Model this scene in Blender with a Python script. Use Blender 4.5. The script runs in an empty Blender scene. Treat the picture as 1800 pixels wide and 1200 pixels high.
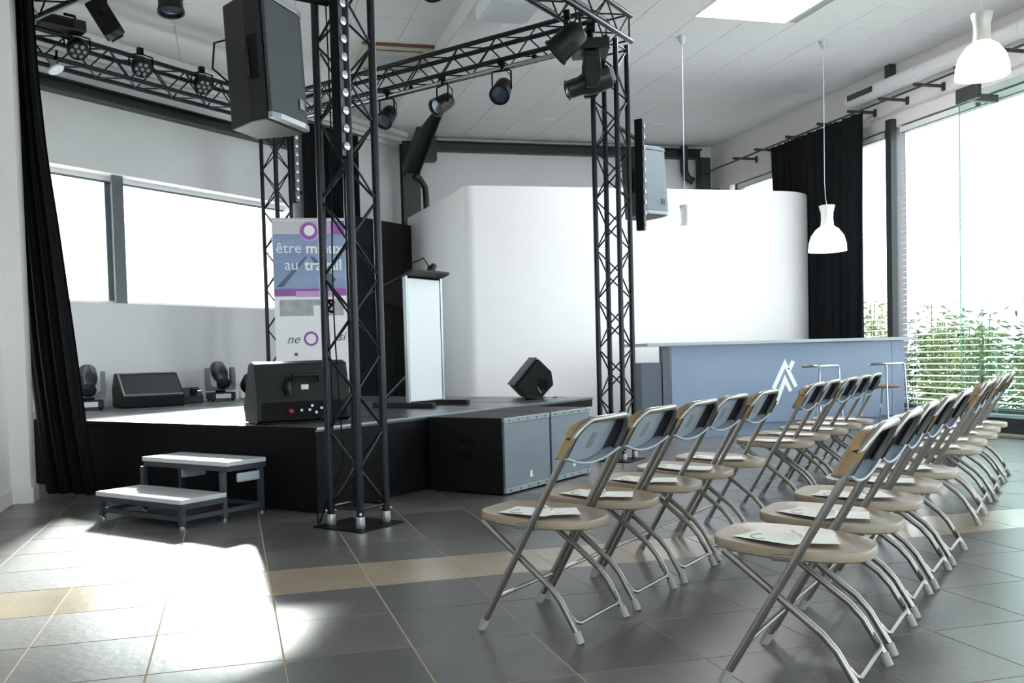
import bpy, bmesh, math, random
from mathutils import Vector, Matrix
random.seed(7)
scene = bpy.context.scene
COL = scene.collection

# ------------------------------------------------------------------ camera
cd = bpy.data.cameras.new('camera'); cam = bpy.data.objects.new('camera', cd); COL.objects.link(cam)
scene.camera = cam
yaw, pitch, roll = math.radians(14.22), math.radians(-2.02), math.radians(1.59)
fwd = Vector((math.sin(yaw) * math.cos(pitch), math.cos(yaw) * math.cos(pitch), math.sin(pitch)))
rgt = Vector((math.cos(yaw), -math.sin(yaw), 0)); dwn = fwd.cross(rgt)
r2 = rgt * math.cos(roll) + dwn * math.sin(roll); d2 = -rgt * math.sin(roll) + dwn * math.cos(roll)
mw = Matrix((r2, -d2, -fwd)).transposed().to_4x4(); mw.translation = Vector((0, 0, 1.023)); cam.matrix_world = mw
cd.sensor_width = 36; cd.lens = 1581 / 1800 * 36; cd.shift_x = 91 / 1800; cd.shift_y = 84 / 1800; cd.clip_start = .05
# ------------------------------------------------------------------ sky, exposure
world = bpy.data.worlds.new('overcast_sky'); scene.world = world; world.use_nodes = True
bg = world.node_tree.nodes['Background']; bg.inputs[0].default_value = (.92, .945, 1, 1); bg.inputs[1].default_value = .9
sl_ = bpy.data.lights.new('sun', 'SUN'); sl_.energy = 4.6; sl_.angle = math.radians(7); sl_.color = (1, .96, .9)
sun = bpy.data.objects.new('sun', sl_); COL.objects.link(sun); sun.rotation_euler = Vector((-.05, -.93, -.364)).to_track_quat('-Z', 'Y').to_euler()
scene.view_settings.view_transform = 'Standard'; scene.view_settings.look = 'None'
scene.view_settings.gamma = 1; scene.view_settings.use_curve_mapping = False
scene.view_settings.exposure = 2.42
scene.cycles.max_bounces = 9; scene.cycles.diffuse_bounces = 5; scene.cycles.transparent_max_bounces = 12
scene.cycles.sample_clamp_indirect = 6

# ------------------------------------------------------------------ materials
def lin(c):
    return tuple(((v / 255) / 12.92 if v / 255 <= .04045 else ((v / 255 + .055) / 1.055) ** 2.4) for v in c) + (1,)
MATS = {}
def mat(name, c, rough=.5, metal=0, var=.06, scale=6, bump=0, bscale=60, emit=0, spec=.5, c2=None, stretch=None):
    if name in MATS: return MATS[name]
    m = bpy.data.materials.new(name); m.use_nodes = True; nt = m.node_tree; N, L = nt.nodes, nt.links
    p = N['Principled BSDF']; p.inputs['Roughness'].default_value = rough; p.inputs['Metallic'].default_value = metal
    p.inputs['Specular IOR Level'].default_value = spec
    tc = N.new('ShaderNodeTexCoord'); mp = N.new('ShaderNodeMapping'); L.new(tc.outputs['Object'], mp.inputs[0])
    if stretch: mp.inputs['Scale'].default_value = stretch
    nz = N.new('ShaderNodeTexNoise'); nz.inputs['Scale'].default_value = scale; nz.inputs['Detail'].default_value = 5
    L.new(mp.outputs[0], nz.inputs['Vector'])
    mx = N.new('ShaderNodeMix'); mx.data_type = 'RGBA'; a = lin(c)
    b = lin(c2) if c2 else tuple(min(1, v * (1 + var * 3)) for v in a[:3]) + (1,)
    lo = a if c2 else tuple(v * (1 - var * 2) for v in a[:3]) + (1,)
    mx.inputs[6].default_value = lo; mx.inputs[7].default_value = b
    L.new(nz.outputs['Fac'], mx.inputs[0]); L.new(mx.outputs[2], p.inputs['Base Color'])
    if bump:
        n2 = N.new('ShaderNodeTexNoise'); n2.inputs['Scale'].default_value = bscale; n2.inputs['Detail'].default_value = 4
        L.new(mp.outputs[0], n2.inputs['Vector'])
        bp = N.new('ShaderNodeBump'); bp.inputs['Strength'].default_value = bump; bp.inputs['Distance'].default_value = .01
        L.new(n2.outputs['Fac'], bp.inputs['Height']); L.new(bp.outputs[0], p.inputs['Normal'])
    if emit:
        p.inputs['Emission Color'].default_value = a; p.inputs['Emission Strength'].default_value = emit
    MATS[name] = m; return m
def glass(name, tint, refl):
    m = bpy.data.materials.new(name); m.use_nodes = True; nt = m.node_tree; N, L = nt.nodes, nt.links
    N.remove(N['Principled BSDF']); o = N['Material Output']
    t = N.new('ShaderNodeBsdfTransparent'); t.inputs[0].default_value = lin(tint)
    g = N.new('ShaderNodeBsdfGlossy'); g.inputs['Roughness'].default_value = .02
    lw = N.new('ShaderNodeLayerWeight'); lw.inputs[0].default_value = .5
    pw = N.new('ShaderNodeMath'); pw.operation = 'POWER'; pw.inputs[1].default_value = 5; L.new(lw.outputs['Facing'], pw.inputs[0])
    ml = N.new('ShaderNodeMath'); ml.operation = 'MULTIPLY_ADD'; ml.inputs[1].default_value = refl; ml.inputs[2].default_value = .04 * refl; L.new(pw.outputs[0], ml.inputs[0])
    mx = N.new('ShaderNodeMixShader'); L.new(ml.outputs[0], mx.inputs[0]); L.new(t.outputs[0], mx.inputs[1]); L.new(g.outputs[0], mx.inputs[2])
    L.new(mx.outputs[0], o.inputs[0]); MATS[name] = m; return m
def tilemat(name, c, rough, dark=.75, light=1.25):
    m = mat(name, c, rough, spec=.8, var=.1, scale=3, bump=.12, bscale=25)
    nt = m.node_tree; N, L = nt.nodes, nt.links; p = N['Principled BSDF']
    oi = N.new('ShaderNodeObjectInfo'); mr = N.new('ShaderNodeMapRange'); mr.inputs[3].default_value = dark; mr.inputs[4].default_value = light
    L.new(oi.outputs['Random'], mr.inputs[0])
    src = p.inputs['Base Color'].links[0].from_socket
    mm = N.new('ShaderNodeMix'); mm.data_type = 'RGBA'; mm.blend_type = 'MULTIPLY'; mm.inputs[0].default_value = 1
    L.new(src, mm.inputs[6]); L.new(mr.outputs[0], mm.inputs[7]); L.new(mm.outputs[2], p.inputs['Base Color'])
    return m
WHITE = mat('white_paint', (229, 228, 230), .7, var=.01, bump=.03)
WALLG = mat('warm_white_paint', (228, 224, 222), .75, var=.015, bump=.03)
CEIL = mat('ceiling_tile_white', (230, 229, 231), .85, var=.012, scale=30, bump=.08, bscale=150)
CGRID = mat('ceiling_grid_grey', (170, 173, 174), .7, var=.02)
FLOORT = tilemat('slate_tile', (93, 90, 90), .32)
STRIPET = tilemat('beige_tile', (168, 152, 132), .22, .92, 1.08)
GROUT = mat('tan_grout', (186, 162, 132), .85, var=.1)
PLINTHT = mat('black_plinth_tile', (38, 37, 37), .35, var=.1)
STEEL = mat('dark_steel_paint', (46, 50, 52), .45, var=.05)
FRAME = mat('grey_window_frame', (92, 98, 102), .4, var=.04)
LGREY = mat('light_grey_metal', (190, 196, 204), .4, metal=.3, var=.03)
BLACKP = mat('black_plastic', (15, 16, 18), .45, spec=.35, var=.1, bump=.08, bscale=300)
BLACKM = mat('black_matt', (7, 7, 9), .65, spec=.2, var=.12)
BLACKC = mat('black_cabinet_paint', (10, 11, 13), .5, spec=.3, var=.12, bump=.2, bscale=400)
GRILLE = mat('grey_perforated_grille', (66, 71, 77), .42, metal=.4, var=.05, bump=.5, bscale=420)
SGRILLE = mat('grey_perforated_grille_with_sheen', (122, 130, 140), .4, metal=.4, var=.05, bump=.4, bscale=420)  # paler copy of the grey grille, its sheen put into the base colour
DGRILLE = mat('dark_perforated_grille', (30, 33, 37), .5, metal=.3, var=.06, bump=.5, bscale=420)
TRIMS = mat('grille_edge_strip', (150, 156, 162), .35, metal=.6, var=.04)
TRUSSB = mat('truss_black_tube', (34, 37, 42), .3, metal=.6, var=.06)
TRUSSS = mat('truss_silver_pin', (205, 207, 210), .3, metal=.9, var=.04)
SILVER = mat('silver_tube', (176, 180, 184), .25, metal=.9, var=.04)
CHROME = mat('chrome_tube', (196, 200, 206), .18, metal=1, var=.03)
CHAIRT = mat('chair_grey_tube', (150, 147, 142), .3, metal=.9, var=.05)
CHAIRS = mat('chair_beige_seat', (146, 131, 111), .36, var=.05, bump=.05, bscale=200)
CHAIRB = mat('chair_brown_back_face', (150, 124, 86), .32, var=.08, scale=4)
CHAIRR = mat('chair_grey_back_rear', (152, 162, 172), .38, var=.03)
CAP = mat('grey_rubber_cap', (160, 158, 152), .6, var=.05)
CURT = mat('black_velvet', (9, 11, 15), .85, spec=.2, var=.15, scale=12, bump=.2, bscale=120)
CURTG = mat('black_green_velvet', (8, 13, 16), .8, spec=.2, var=.15, scale=12, bump=.2, bscale=120)
DECK = mat('stage_deck_grey', (74, 76, 80), .3, spec=1.0, var=.08, scale=14, bump=.1, bscale=200)
EDGE = mat('alu_edge', (170, 176, 182), .3, metal=.85, var=.03)
STEPT = mat('step_tread_glare', (205, 206, 210), .3, var=.03, scale=10)  # treads whitened: glare from the stage window is put into the colour
STEPF = mat('step_frame_grey', (66, 72, 80), .35, metal=.4, var=.05)
PAPER = mat('white_paper', (246, 245, 240), .7, var=.01)
INK = mat('grey_ink', (110, 112, 118), .7, var=.05)
COUNT = mat('counter_blue_grey_laminate', (126, 142, 167), .38, var=.03, scale=3)
COUNTD = mat('counter_dark_grey_laminate', (78, 86, 102), .4, var=.03)
LOGOW = mat('logo_white', (240, 243, 245), .5, var=.01)
SCREENW = mat('partition_white', (242, 241, 243), .75, var=.008)
LED = mat('led_lens_clear', (190, 195, 200), .12, metal=.5, var=.1)
LENS = mat('lens_dark_glass', (30, 36, 44), .05, var=.1, spec=1)
LENSW = mat('par_front_glass', (92, 104, 120), .12, metal=.5, var=.1)
REDC = mat('red_connector', (176, 24, 40), .4, var=.05)
LABELW = mat('white_sticker', (235, 235, 235), .6, var=.02)
CREAM = mat('cream_plastic', (196, 192, 176), .5, var=.02)
WOODB = mat('brown_wood_edge', (112, 70, 48), .5, var=.1)
PANELW = mat('lectern_white_panel', (236, 240, 244), .35, var=.01)
SHADE = mat('opal_glass_shade', (248, 248, 244), .3, var=.01)
WARM = mat('opal_glass_lit_warm', (255, 236, 205), .4, var=.01, emit=.7)
COOL = mat('opal_glass_lit_white', (250, 252, 255), .4, var=.01, emit=.9)
LIGHTP = mat('ceiling_light_diffuser', (255, 255, 255), .5, var=0, emit=6)
BULB = mat('lamp_bulb', (255, 240, 215), .5, var=0, emit=12)
LEAF = mat('bamboo_leaf', (112, 136, 82), .5, var=.3, scale=3, c2=(176, 192, 128))
LEAFD = mat('hedge_leaf_dark', (34, 52, 30), .6, var=.3, scale=3, c2=(62, 90, 44))
STEM = mat('bamboo_stem', (110, 120, 60), .5, var=.1)
SLAT = mat('blind_slat_white', (236, 238, 238), .45, var=.01)
ROCK = mat('pale_rock', (226, 222, 214), .9, var=.06, scale=2, bump=.6, bscale=4)
PAVE = mat('outdoor_paving', (206, 204, 200), .9, var=.08, scale=2)
BANW = mat('banner_white_print', (244, 244, 247), .5, var=.01)
BANG = mat('banner_header_grey', (205, 202, 210), .5, var=.02)
BANP = mat('banner_purple_print', (150, 92, 168), .5, var=.06)
BANPL = mat('banner_lilac_print', (196, 160, 208), .5, var=.05)
BANB = mat('banner_blue_photo_print', (96, 122, 170), .5, var=.1, scale=3, c2=(170, 186, 214), stretch=(.4, 1, 2))
BANS = mat('banner_slate_print', (88, 98, 120), .5, var=.1)
BANPH = mat('banner_grey_photo_print', (120, 124, 134), .5, var=.3, scale=9, c2=(206, 208, 214))
GLASSW = glass('window_glass', (244, 250, 249), .6)
GLASSD = glass('glass_panel', (238, 248, 245), 1.0)
GEDGE = mat('glass_green_edge', (120, 196, 176), .1, var=.02, spec=1)

# ------------------------------------------------------------------ mesh helpers
class MB:
    def __init__(s): s.v, s.f = [], []
    def add(s, vs, fs):
        o = len(s.v); s.v += [Vector(v) for v in vs]; s.f += [tuple(i + o for i in f) for f in fs]; return s
    def box(s, x0, x1, y0, y1, z0, z1, M=None):
        vs = [Vector((x, y, z)) for z in (z0, z1) for y in (y0, y1) for x in (x0, x1)]
        if M: vs = [M @ v for v in vs]
        return s.add(vs, [(0, 2, 3, 1), (4, 5, 7, 6), (0, 1, 5, 4), (2, 6, 7, 3), (0, 4, 6, 2), (1, 3, 7, 5)])
    def path(s, pts, r, n=8, closed=False, rs=None):
        pts = [Vector(p) for p in pts]; k = len(pts); rings = []; prev = None
        for i, p in enumerate(pts):
            a = pts[(i - 1) % k] if (i or closed) else p; b = pts[(i + 1) % k] if (i < k - 1 or closed) else p
            t = (b - a).normalized()
            if prev is None:
                u = t.orthogonal().normalized()
            else:
                u = (prev - t * prev.dot(t)); u = u.normalized() if u.length > 1e-6 else t.orthogonal().normalized()
            prev = u; w = t.cross(u); rr = rs[i] if rs else r
            rings.append([p + (u * math.cos(2 * math.pi * j / n) + w * math.sin(2 * math.pi * j / n)) * rr for j in range(n)])
        o = len(s.v); s.v += [v for rg in rings for v in rg]
        for i in range(k if closed else k - 1):
            a, b = o + i * n, o + ((i + 1) % k) * n
            for j in range(n): s.f.append((a + j, a + (j + 1) % n, b + (j + 1) % n, b + j))
        if not closed:
            s.f.append(tuple(o + j for j in reversed(range(n)))); s.f.append(tuple(o + (k - 1) * n + j for j in range(n)))
        return s
    def lathe(s, prof, n=24, M=None, cap=True):
        o = len(s.v)
        for r, z in prof:
            for j in range(n):
                v = Vector((r * math.cos(2 * math.pi * j / n), r * math.sin(2 * math.pi * j / n), z)); s.v.append(M @ v if M else v)
        for i in range(len(prof) - 1):
            for j in range(n): s.f.append((o + i * n + j, o + i * n + (j + 1) % n, o + (i + 1) * n + (j + 1) % n, o + (i + 1) * n + j))
        if cap:
            s.f.append(tuple(o + j for j in reversed(range(n)))); s.f.append(tuple(o + (len(prof) - 1) * n + j for j in range(n)))
        return s
    def prism(s, poly, a, b, M=None, axis='z'):
        def P(p, h): v = Vector((p[0], p[1], h)) if axis == 'z' else (Vector((p[0], h, p[1])) if axis == 'y' else Vector((h, p[0], p[1]))); return M @ v if M else v
        n = len(poly); o = len(s.v); s.v += [P(p, a) for p in poly] + [P(p, b) for p in poly]
        s.f += [tuple(o + i for i in reversed(range(n))), tuple(o + n + i for i in range(n))]
        s.f += [(o + i, o + (i + 1) % n, o + n + (i + 1) % n, o + n + i) for i in range(n)]
        return s
    def mesh(s, name, m, bevel=0, seg=2, smooth=False):
        me = bpy.data.meshes.new(name); bm = bmesh.new(); vs = [bm.verts.new(v) for v in s.v]
        for f in s.f:
            try: bm.faces.new([vs[i] for i in f])
            except ValueError: pass
        bmesh.ops.recalc_face_normals(bm, faces=bm.faces)
        if bevel: bmesh.ops.bevel(bm, geom=[e for e in bm.edges if len(e.link_faces) == 2 and e.calc_face_angle(0) > .5], offset=bevel, segments=seg, affect='EDGES', profile=.6)
        bm.to_mesh(me); bm.free(); me.materials.append(m)
        if smooth:
            for p in me.polygons: p.use_smooth = True
            try: me.set_sharp_from_angle(angle=math.radians(40))
            except Exception: pass
        return me
    def build(s, name, m, parent=None, bevel=0, seg=2, smooth=False):
        return ob(name, s.mesh(name, m, bevel, seg, smooth), parent)
def ob(name, me, parent=None, M=None):
    o = bpy.data.objects.new(name, me); COL.objects.link(o)
    if parent: o.parent = parent
    if M is not None: o.matrix_local = M
    return o
def tag(o, label, cat, group=None, kind=None):
    if label: o['label'] = label
    if cat: o['category'] = cat
    if group: o['group'] = group
    if kind: o['kind'] = kind
    return o
def thing(name, label, cat, loc=(0, 0, 0), rz=0, group=None, M=None):
    o = bpy.data.objects.new(name, None); COL.objects.link(o); o.empty_display_size = .1
    if M is not None: o.matrix_world = M
    else: o.location = loc; o.rotation_euler = (0, 0, rz)
    return tag(o, label, cat, group)
def struct(o, label=None):
    o['kind'] = 'structure'
    if label: o['label'] = label
    return o
def kids(o): return [c for c in COL.objects if c.parent == o]
def copy_tree(o, parent=None):
    c = o.copy(); COL.objects.link(c); c.parent = parent
    for k in kids(o): copy_tree(k, c)
    return c
def text(s, size, m, name, parent, M, ext=.002, shear=0, bold=0):
    cu = bpy.data.curves.new('t', 'FONT'); cu.body = s; cu.size = size; cu.extrude = ext; cu.shear = shear; cu.align_x = 'CENTER'; cu.resolution_u = 3; cu.offset = bold
    t = bpy.data.objects.new('t', cu); COL.objects.link(t); bpy.context.view_layer.update()
    me = bpy.data.meshes.new_from_object(t.evaluated_get(bpy.context.evaluated_depsgraph_get()))
    bpy.data.objects.remove(t); me.materials.clear(); me.materials.append(m); me.name = name
    return ob(name, me, parent, M)
def T(x, y, z): return Matrix.Translation((x, y, z))
def RX(a): return Matrix.Rotation(a, 4, 'X')
def RY(a): return Matrix.Rotation(a, 4, 'Y')
def RZ(a): return Matrix.Rotation(a, 4, 'Z')
PI = math.pi
SA = math.radians(40.5)                                   # the stage stands turned in the room
E1 = Vector((math.cos(SA), math.sin(SA), 0)); E2 = Vector((-math.sin(SA), math.cos(SA), 0)); K0 = Vector((.53, 6.05, 0))
def S(a, b, z=0): return K0 + E1 * a + E2 * b + Vector((0, 0, z))
WA = math.radians(41.5); WD = Vector((math.cos(WA), math.sin(WA), 0)); WN = Vector((-math.sin(WA), math.cos(WA), 0)); P0 = Vector((2.75, 14.45, 0))
def LW(t, n=0, z=0): return P0 + WD * t + WN * n + Vector((0, 0, z))   # along the stage window wall; n>0 is outdoors
MLW = Matrix.Translation(P0) @ RZ(WA)
RW, BWY, ZC, REAR, LX = 8.45, 14.6, 4.65, -4.2, -1.66

# ================================================================== THE SETTING
# floor slab and tiles
outline = [(LX, REAR), (RW, REAR), (RW, BWY), (2.92, BWY), tuple(LW(-8.3)[:2]), (-1.9, 7.55), (LX, 7.55)]
floor = struct(MB().prism(outline, -.2, -.0015).build('floor', GROUT), 'dark slate floor tiles with a beige stripe')
def inside(x, y):
    c = False; n = len(outline)
    for i in range(n):
        (x0, y0), (x1, y1) = outline[i], outline[(i + 1) % n]
        if (y0 > y) != (y1 > y) and x < (x1 - x0) * (y - y0) / (y1 - y0) + x0: c = not c
    return c
TS = .45
rows = [(4.023 - TS * (k + 1), 4.023 - TS * k, 0) for k in range(19)] + [(4.023, 4.497, 1)] + [(4.497 + TS * k, 4.497 + TS * (k + 1), 0) for k in range(23)]
tm = {h: MB().box(-.2222, .2222, -hh, hh, -.012, 0).mesh('floor_tile', (FLOORT, STRIPET)[h], bevel=.0008, seg=1) for h, hh in ((0, .2222), (1, .2342))}
cand = []
for y0, y1, h in rows:
    for k in range(-6, 25):
        cx, cy = (k + .5 - 2.69) * TS, (y0 + y1) / 2
        if inside(cx - .2, cy - .2) and inside(cx + .2, cy + .2) and inside(cx - .2, cy + .2) and inside(cx + .2, cy - .2):
            cp = Vector((cx, cy, -1.023)); dd = cp.dot(fwd); u = cp.dot(rgt)
            vis = dd > 1.9 and -.56 * dd < u < .68 * dd
            st = K0.xy; lc = Vector((cx, cy)) - st
            onst = lc.dot(E1.xy) > .3 and lc.dot(E2.xy) > .3 and lc.dot(E1.xy) < 4
            cand.append((0 if vis and not onst else 1, dd if vis else 99, cx, cy, h))
cand.sort()
rest = {0: MB(), 1: MB()}
for i, (a, b, cx, cy, h) in enumerate(cand):
    if i < 300 and a == 0: ob('floor_tile', tm[h], floor, T(cx, cy, 0))
    else: rest[h].box(cx - .222, cx + .222, cy - (.222, .234)[h], cy + (.222, .234)[h], -.012, 0)
for h in (0, 1):
    if rest[h].v: rest[h].build('floor_tile_field', (FLOORT, STRIPET)[h], floor)['kind'] = 'stuff'
# ceiling with tiles
cout = [(LX - .05, REAR), (RW, REAR), (RW, BWY), (2.92, BWY), tuple(LW(-8.3)[:2]), (-1.9, 7.55), (LX - .05, 7.55)]
ceiling = struct(MB().prism(cout, ZC + .012, ZC + .25).build('ceiling', CGRID), 'white suspended tile ceiling')
ctm = MB().box(-.302, .302, -.302, .302, 0, .02).mesh('ceiling_tile', CEIL, bevel=.003, seg=1)
cfar = MB()
for i in range(-12, 13):
    for j in range(-22, 11):
        cx, cy = 5.03 - .305 + .61 * i, 8.93 - .305 + .61 * j
        if 4.97 < cx < 6.2 and 7.7 < cy < 8.9: continue
        c = [inside(cx + a, cy + b) for a in (-.2, .2) for b in (-.2, .2)]
        if not any(c): continue
        x0, x1, y0, y1 = cx - .302, min(cx + .302, RW - .01), cy - .302, min(cy + .302, BWY - .01)
        full = x1 == cx + .302 and y1 == cy + .302
        if cy > 6.2 and all(c) and full: ob('ceiling_tile', ctm, ceiling, T(cx, cy, ZC))
        elif cy > 6.2 and all(c): MB().box(x0, x1, y0, y1, ZC, ZC + .02).build('ceiling_tile', CEIL, ceiling, bevel=.003, seg=1)
        else: cfar.box(x0, x1, y0, y1, ZC, ZC + .02)
cfar.build('ceiling_tile_field', CEIL, ceiling)['kind'] = 'stuff'
# boxed rafter in the ceiling
struct(MB().box(2.42, 2.86, REAR, 13.2, 4.46, ZC + .005).build('trim_1', WHITE, bevel=.02), 'white boxed-in roof beam under the ceiling')
# left wall and its pilaster
wl = struct(MB().box(LX - .25, LX, REAR, 7.5, 0, ZC + .1).build('wall_left', WALLG), 'plain warm white side wall')
struct(MB().box(LX - .25, LX + .14, 7.46, 7.66, 0, ZC + .1).build('trim_2', WALLG), 'white pilaster where the side wall ends')
struct(MB().box(LX, LX + .015, REAR, 7.46, 0, .125).build('baseboard_left', WALLG, bevel=.004), 'pale skirting of the side wall')
struct(MB().box(LX + .003, LX + .158, 7.442, 7.458, 0, .125).box(LX + .142, LX + .158, 7.459, 7.66, 0, .125).build('baseboard_pilaster', WALLG, bevel=.003), 'pale skirting around the pilaster')
struct(MB().prism([(-1.88, 7.63), (-1.72, 7.74), tuple(LW(-8.25)[:2]), (LW(-8.25, .2).x - .2, LW(-8.25, .2).y - .1)], 0, ZC + .1).build('wall_recess', WALLG), 'short wall of the stage recess behind the curtain')
# stage window wall (diagonal): opening t -7.3..-2.45, z 1.75..3.22
W0, W1, Z0, Z1 = -7.3, -2.45, 1.75, 3.22
wsx = MB().box(-8.3, W0, 0, .3, 0, ZC + .1).box(W1, .2, 0, .3, 0, ZC + .1).box(W0, W1, 0, .3, 0, Z0).box(W0, W1, 0, .3, Z1, ZC + .1)
o = wsx.build('wall_stage', WHITE); o.matrix_world = MLW; struct(o, 'diagonal white wall with a long window behind the stage')
win = struct(MB().box(W0, W1, .2, .27, Z1 - .05, Z1).box(W0, W1, .2, .27, Z0, Z0 + .04).build('window_1', WHITE), 'long horizontal window behind the stage'); win.matrix_world = MLW
MB().box(W0, W1, .2, .205, Z1 - .075, Z1 - .05).build('head_gasket', FRAME, win)
hx = -5.2
MB().box(hx - .075, hx + .075, .08, .095, Z0, Z1).box(hx - .075, hx + .075, .215, .23, Z0, Z1).build('mullion', FRAME, win)
MB().box(hx - .006, hx + .006, .095, .215, Z0, Z1).build('mullion_web', LGREY, win)  # web paler than the flanges: its reflection is put into the colour
for a, b in ((W0, hx - .01), (hx + .01, W1)): MB().box(a, b, .24, .246, Z0 + .03, Z1 - .04).build('pane', GLASSW, win)
o = MB().box(-8.2, -2.5, -.16, -.001, 4.09, 4.105).box(-8.2, -2.5, -.16, -.001, 3.965, 3.98).box(-8.2, -2.5, -.06, -.045, 3.98, 4.09).build('trim_3', STEEL); o.matrix_world = MLW; struct(o, 'dark steel beam along the stage window wall')
o = MB().box(-8.2, 0, -.10, -.001, 4.50, 4.649).box(-8.2, 0, -.2, -.101, 4.57, 4.649).box(-8.2, 0, -.05, -.001, 4.42, 4.499).build('trim_4', WHITE, bevel=.006); o.matrix_world = MLW; struct(o, 'stepped white cornice over the stage window')
# back wall
struct(MB().box(2.7, RW + .3, BWY, BWY + .3, 0, ZC + .1).build('wall_back', WHITE), 'plain white back wall')
struct(MB().box(3.25, 8.2, BWY - .14, BWY - .002, 4.42, 4.44).box(3.25, 8.2, BWY - .14, BWY - .002, 4.565, 4.585).box(3.25, 8.2, BWY - .06, BWY - .045, 4.44, 4.565).build('trim_5', STEEL), 'dark steel beam along the top of the back wall')
c1 = struct(MB().box(2.72, 3.0, 14.02, 14.04, 0, 4.45).box(2.72, 3.0, 14.24, 14.26, 0, 4.45).box(2.85, 2.87, 14.04, 14.24, 0, 4.45).build('trim_6', STEEL), 'dark steel column in the back corner')
MB().path([(3.12, 14.2, 0), (3.12, 14.2, 3.6), (3.1, 14.15, 3.75), (2.98, 14.0, 3.86), (2.9, 13.98, 3.9)], .05, 10).build('rain_pipe', STEEL, c1, smooth=True)
MB().box(3.05, 3.32, 14.2, 14.4, 4.2, 4.6).build('gusset_plate', STEEL, c1)
raf = Matrix(); dv = (Vector((3.02, 13.1, 4.66)) - Vector((2.83, 14.0, 3.95))); raf = T(2.83, 14.0, 3.95) @ dv.to_track_quat('Z', 'X').to_matrix().to_4x4()
MB().box(-.09, .09, -.12, -.1, 0, dv.length, raf).box(-.09, .09, .1, .12, 0, dv.length, raf).box(-.01, .01, -.1, .1, 0, dv.length, raf).build('haunch', STEEL, c1)
c2 = struct(MB().box(8.08, 8.26, 14.3, 14.48, 0, 4.4).build('trim_7', STEEL), 'dark steel post in the far window corner')
MB().box(8.26, 8.42, 14.28, 14.45, 3.72, 3.86).build('bracket', STEEL, c2)
c3 = struct(MB().path([(7.86, 14.5, 4.62), (7.86, 14.5, 4.2), (7.9, 14.45, 4.06), (7.98, 14.4, 4.0)], .065, 10).build('trim_8', STEEL, smooth=True), 'short dark elbow pipe at the back beam')
# right window wall
wr = MB().box(RW, RW + .3, REAR, BWY + .3, 3.86, ZC + .1).box(RW, RW + .3, 14.0, BWY + .3, 0, 3.86).box(RW + .002, RW + .3, REAR, 14.0, -.2, .17)
struct(wr.build('wall_right', WALLG), 'white wall band above the tall windows')
pl = struct(MB().box(RW - .012, RW + .002, REAR, 9.55, 0, .165).build('baseboard_right', GROUT), 'black tiled plinth under the tall windows')
ptm = MB().box(-.011, 0, -.222, .222, .004, .165).mesh('plinth_tile', PLINTHT, bevel=.0015, seg=1)
for k in range(30): ob('plinth_tile', ptm, pl, T(RW - .012, REAR + .25 + .45 * k, 0))
struct(MB().box(RW - .03, RW + .2, REAR, 14.0, .171, .19).build('trim_9', LGREY, bevel=.003), 'pale window sill above the black plinth')
posts = [13.98, 12.1, 10.02, 7.4, 4.8, 2.2, -.4, -3.0, REAR + .05]
for i in range(len(posts) - 1):
    b, a = posts[i], posts[i + 1]
    w = struct(MB().box(RW + .04, RW + .13, a + .08, b - .08, .191, .27).box(RW + .04, RW + .13, a + .08, b - .08, 3.76, 3.855).build('window_%d' % (i + 2), FRAME), 'tall window bay in the right wall')
    MB().box(RW + .02, RW + .035, a - .0, a + .14, .191, 3.855).box(RW + .035, RW + .17, a + .0, a + .012, .191, 3.855).box(RW + .035, RW + .17, a + .128, a + .14, .191, 3.855).build('window_post', FRAME, w)
    MB().box(RW + .012, RW + .02, a + .03, a + .11, .191, 3.855).build('post_cover', LGREY, w)
    MB().box(RW + .08, RW + .086, a + .08, b - .08, .26, 3.78).build('pane', GLASSW, w)
c4 = struct(MB().box(RW - .09, RW - .002, 9.98, 10.08, .2, 3.95).box(RW - .09, RW - .002, 9.98, 10.08, 4.46, ZC).build('trim_10', STEEL), 'dark steel column between the tall windows')
# unseen rear wall behind the camera; big glazing added to let sky light in
struct(MB().box(LX - .25, RW + .3, REAR - .3, REAR, 3.9, ZC + .1).box(LX - .25, RW + .3, REAR - .3, REAR, -.2, .17).box(LX - .25, LX + .3, REAR - .3, REAR, .17, 3.9).box(RW - .2, RW + .3, REAR - .3, REAR, .17, 3.9).build('wall_rear', WALLG), 'unseen rear wall behind the viewer, glazing added to let sky light in')
w = struct(MB().box(LX + .3, RW - .2, REAR - .2, REAR - .1, 3.82, 3.899).box(LX + .3, RW - .2, REAR - .2, REAR - .1, .171, .25).build('window_20', FRAME))
for k in range(1, 4): MB().box(LX + .3 + k * 2.4, LX + .38 + k * 2.4, REAR - .2, REAR - .1, .25, 3.82).build('window_post', FRAME, w)
for k in range(4): MB().box(LX + .34 + k * 2.4, min(LX + .34 + (k + 1) * 2.4, RW - .22), REAR - .15, REAR - .145, .24, 3.83).build('pane', GLASSW, w)
# outdoors
struct(MB().box(-40, 40, -30, 50, -.5, -.21).build('ground_outside', PAVE), 'pale paving outside the windows')

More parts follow.
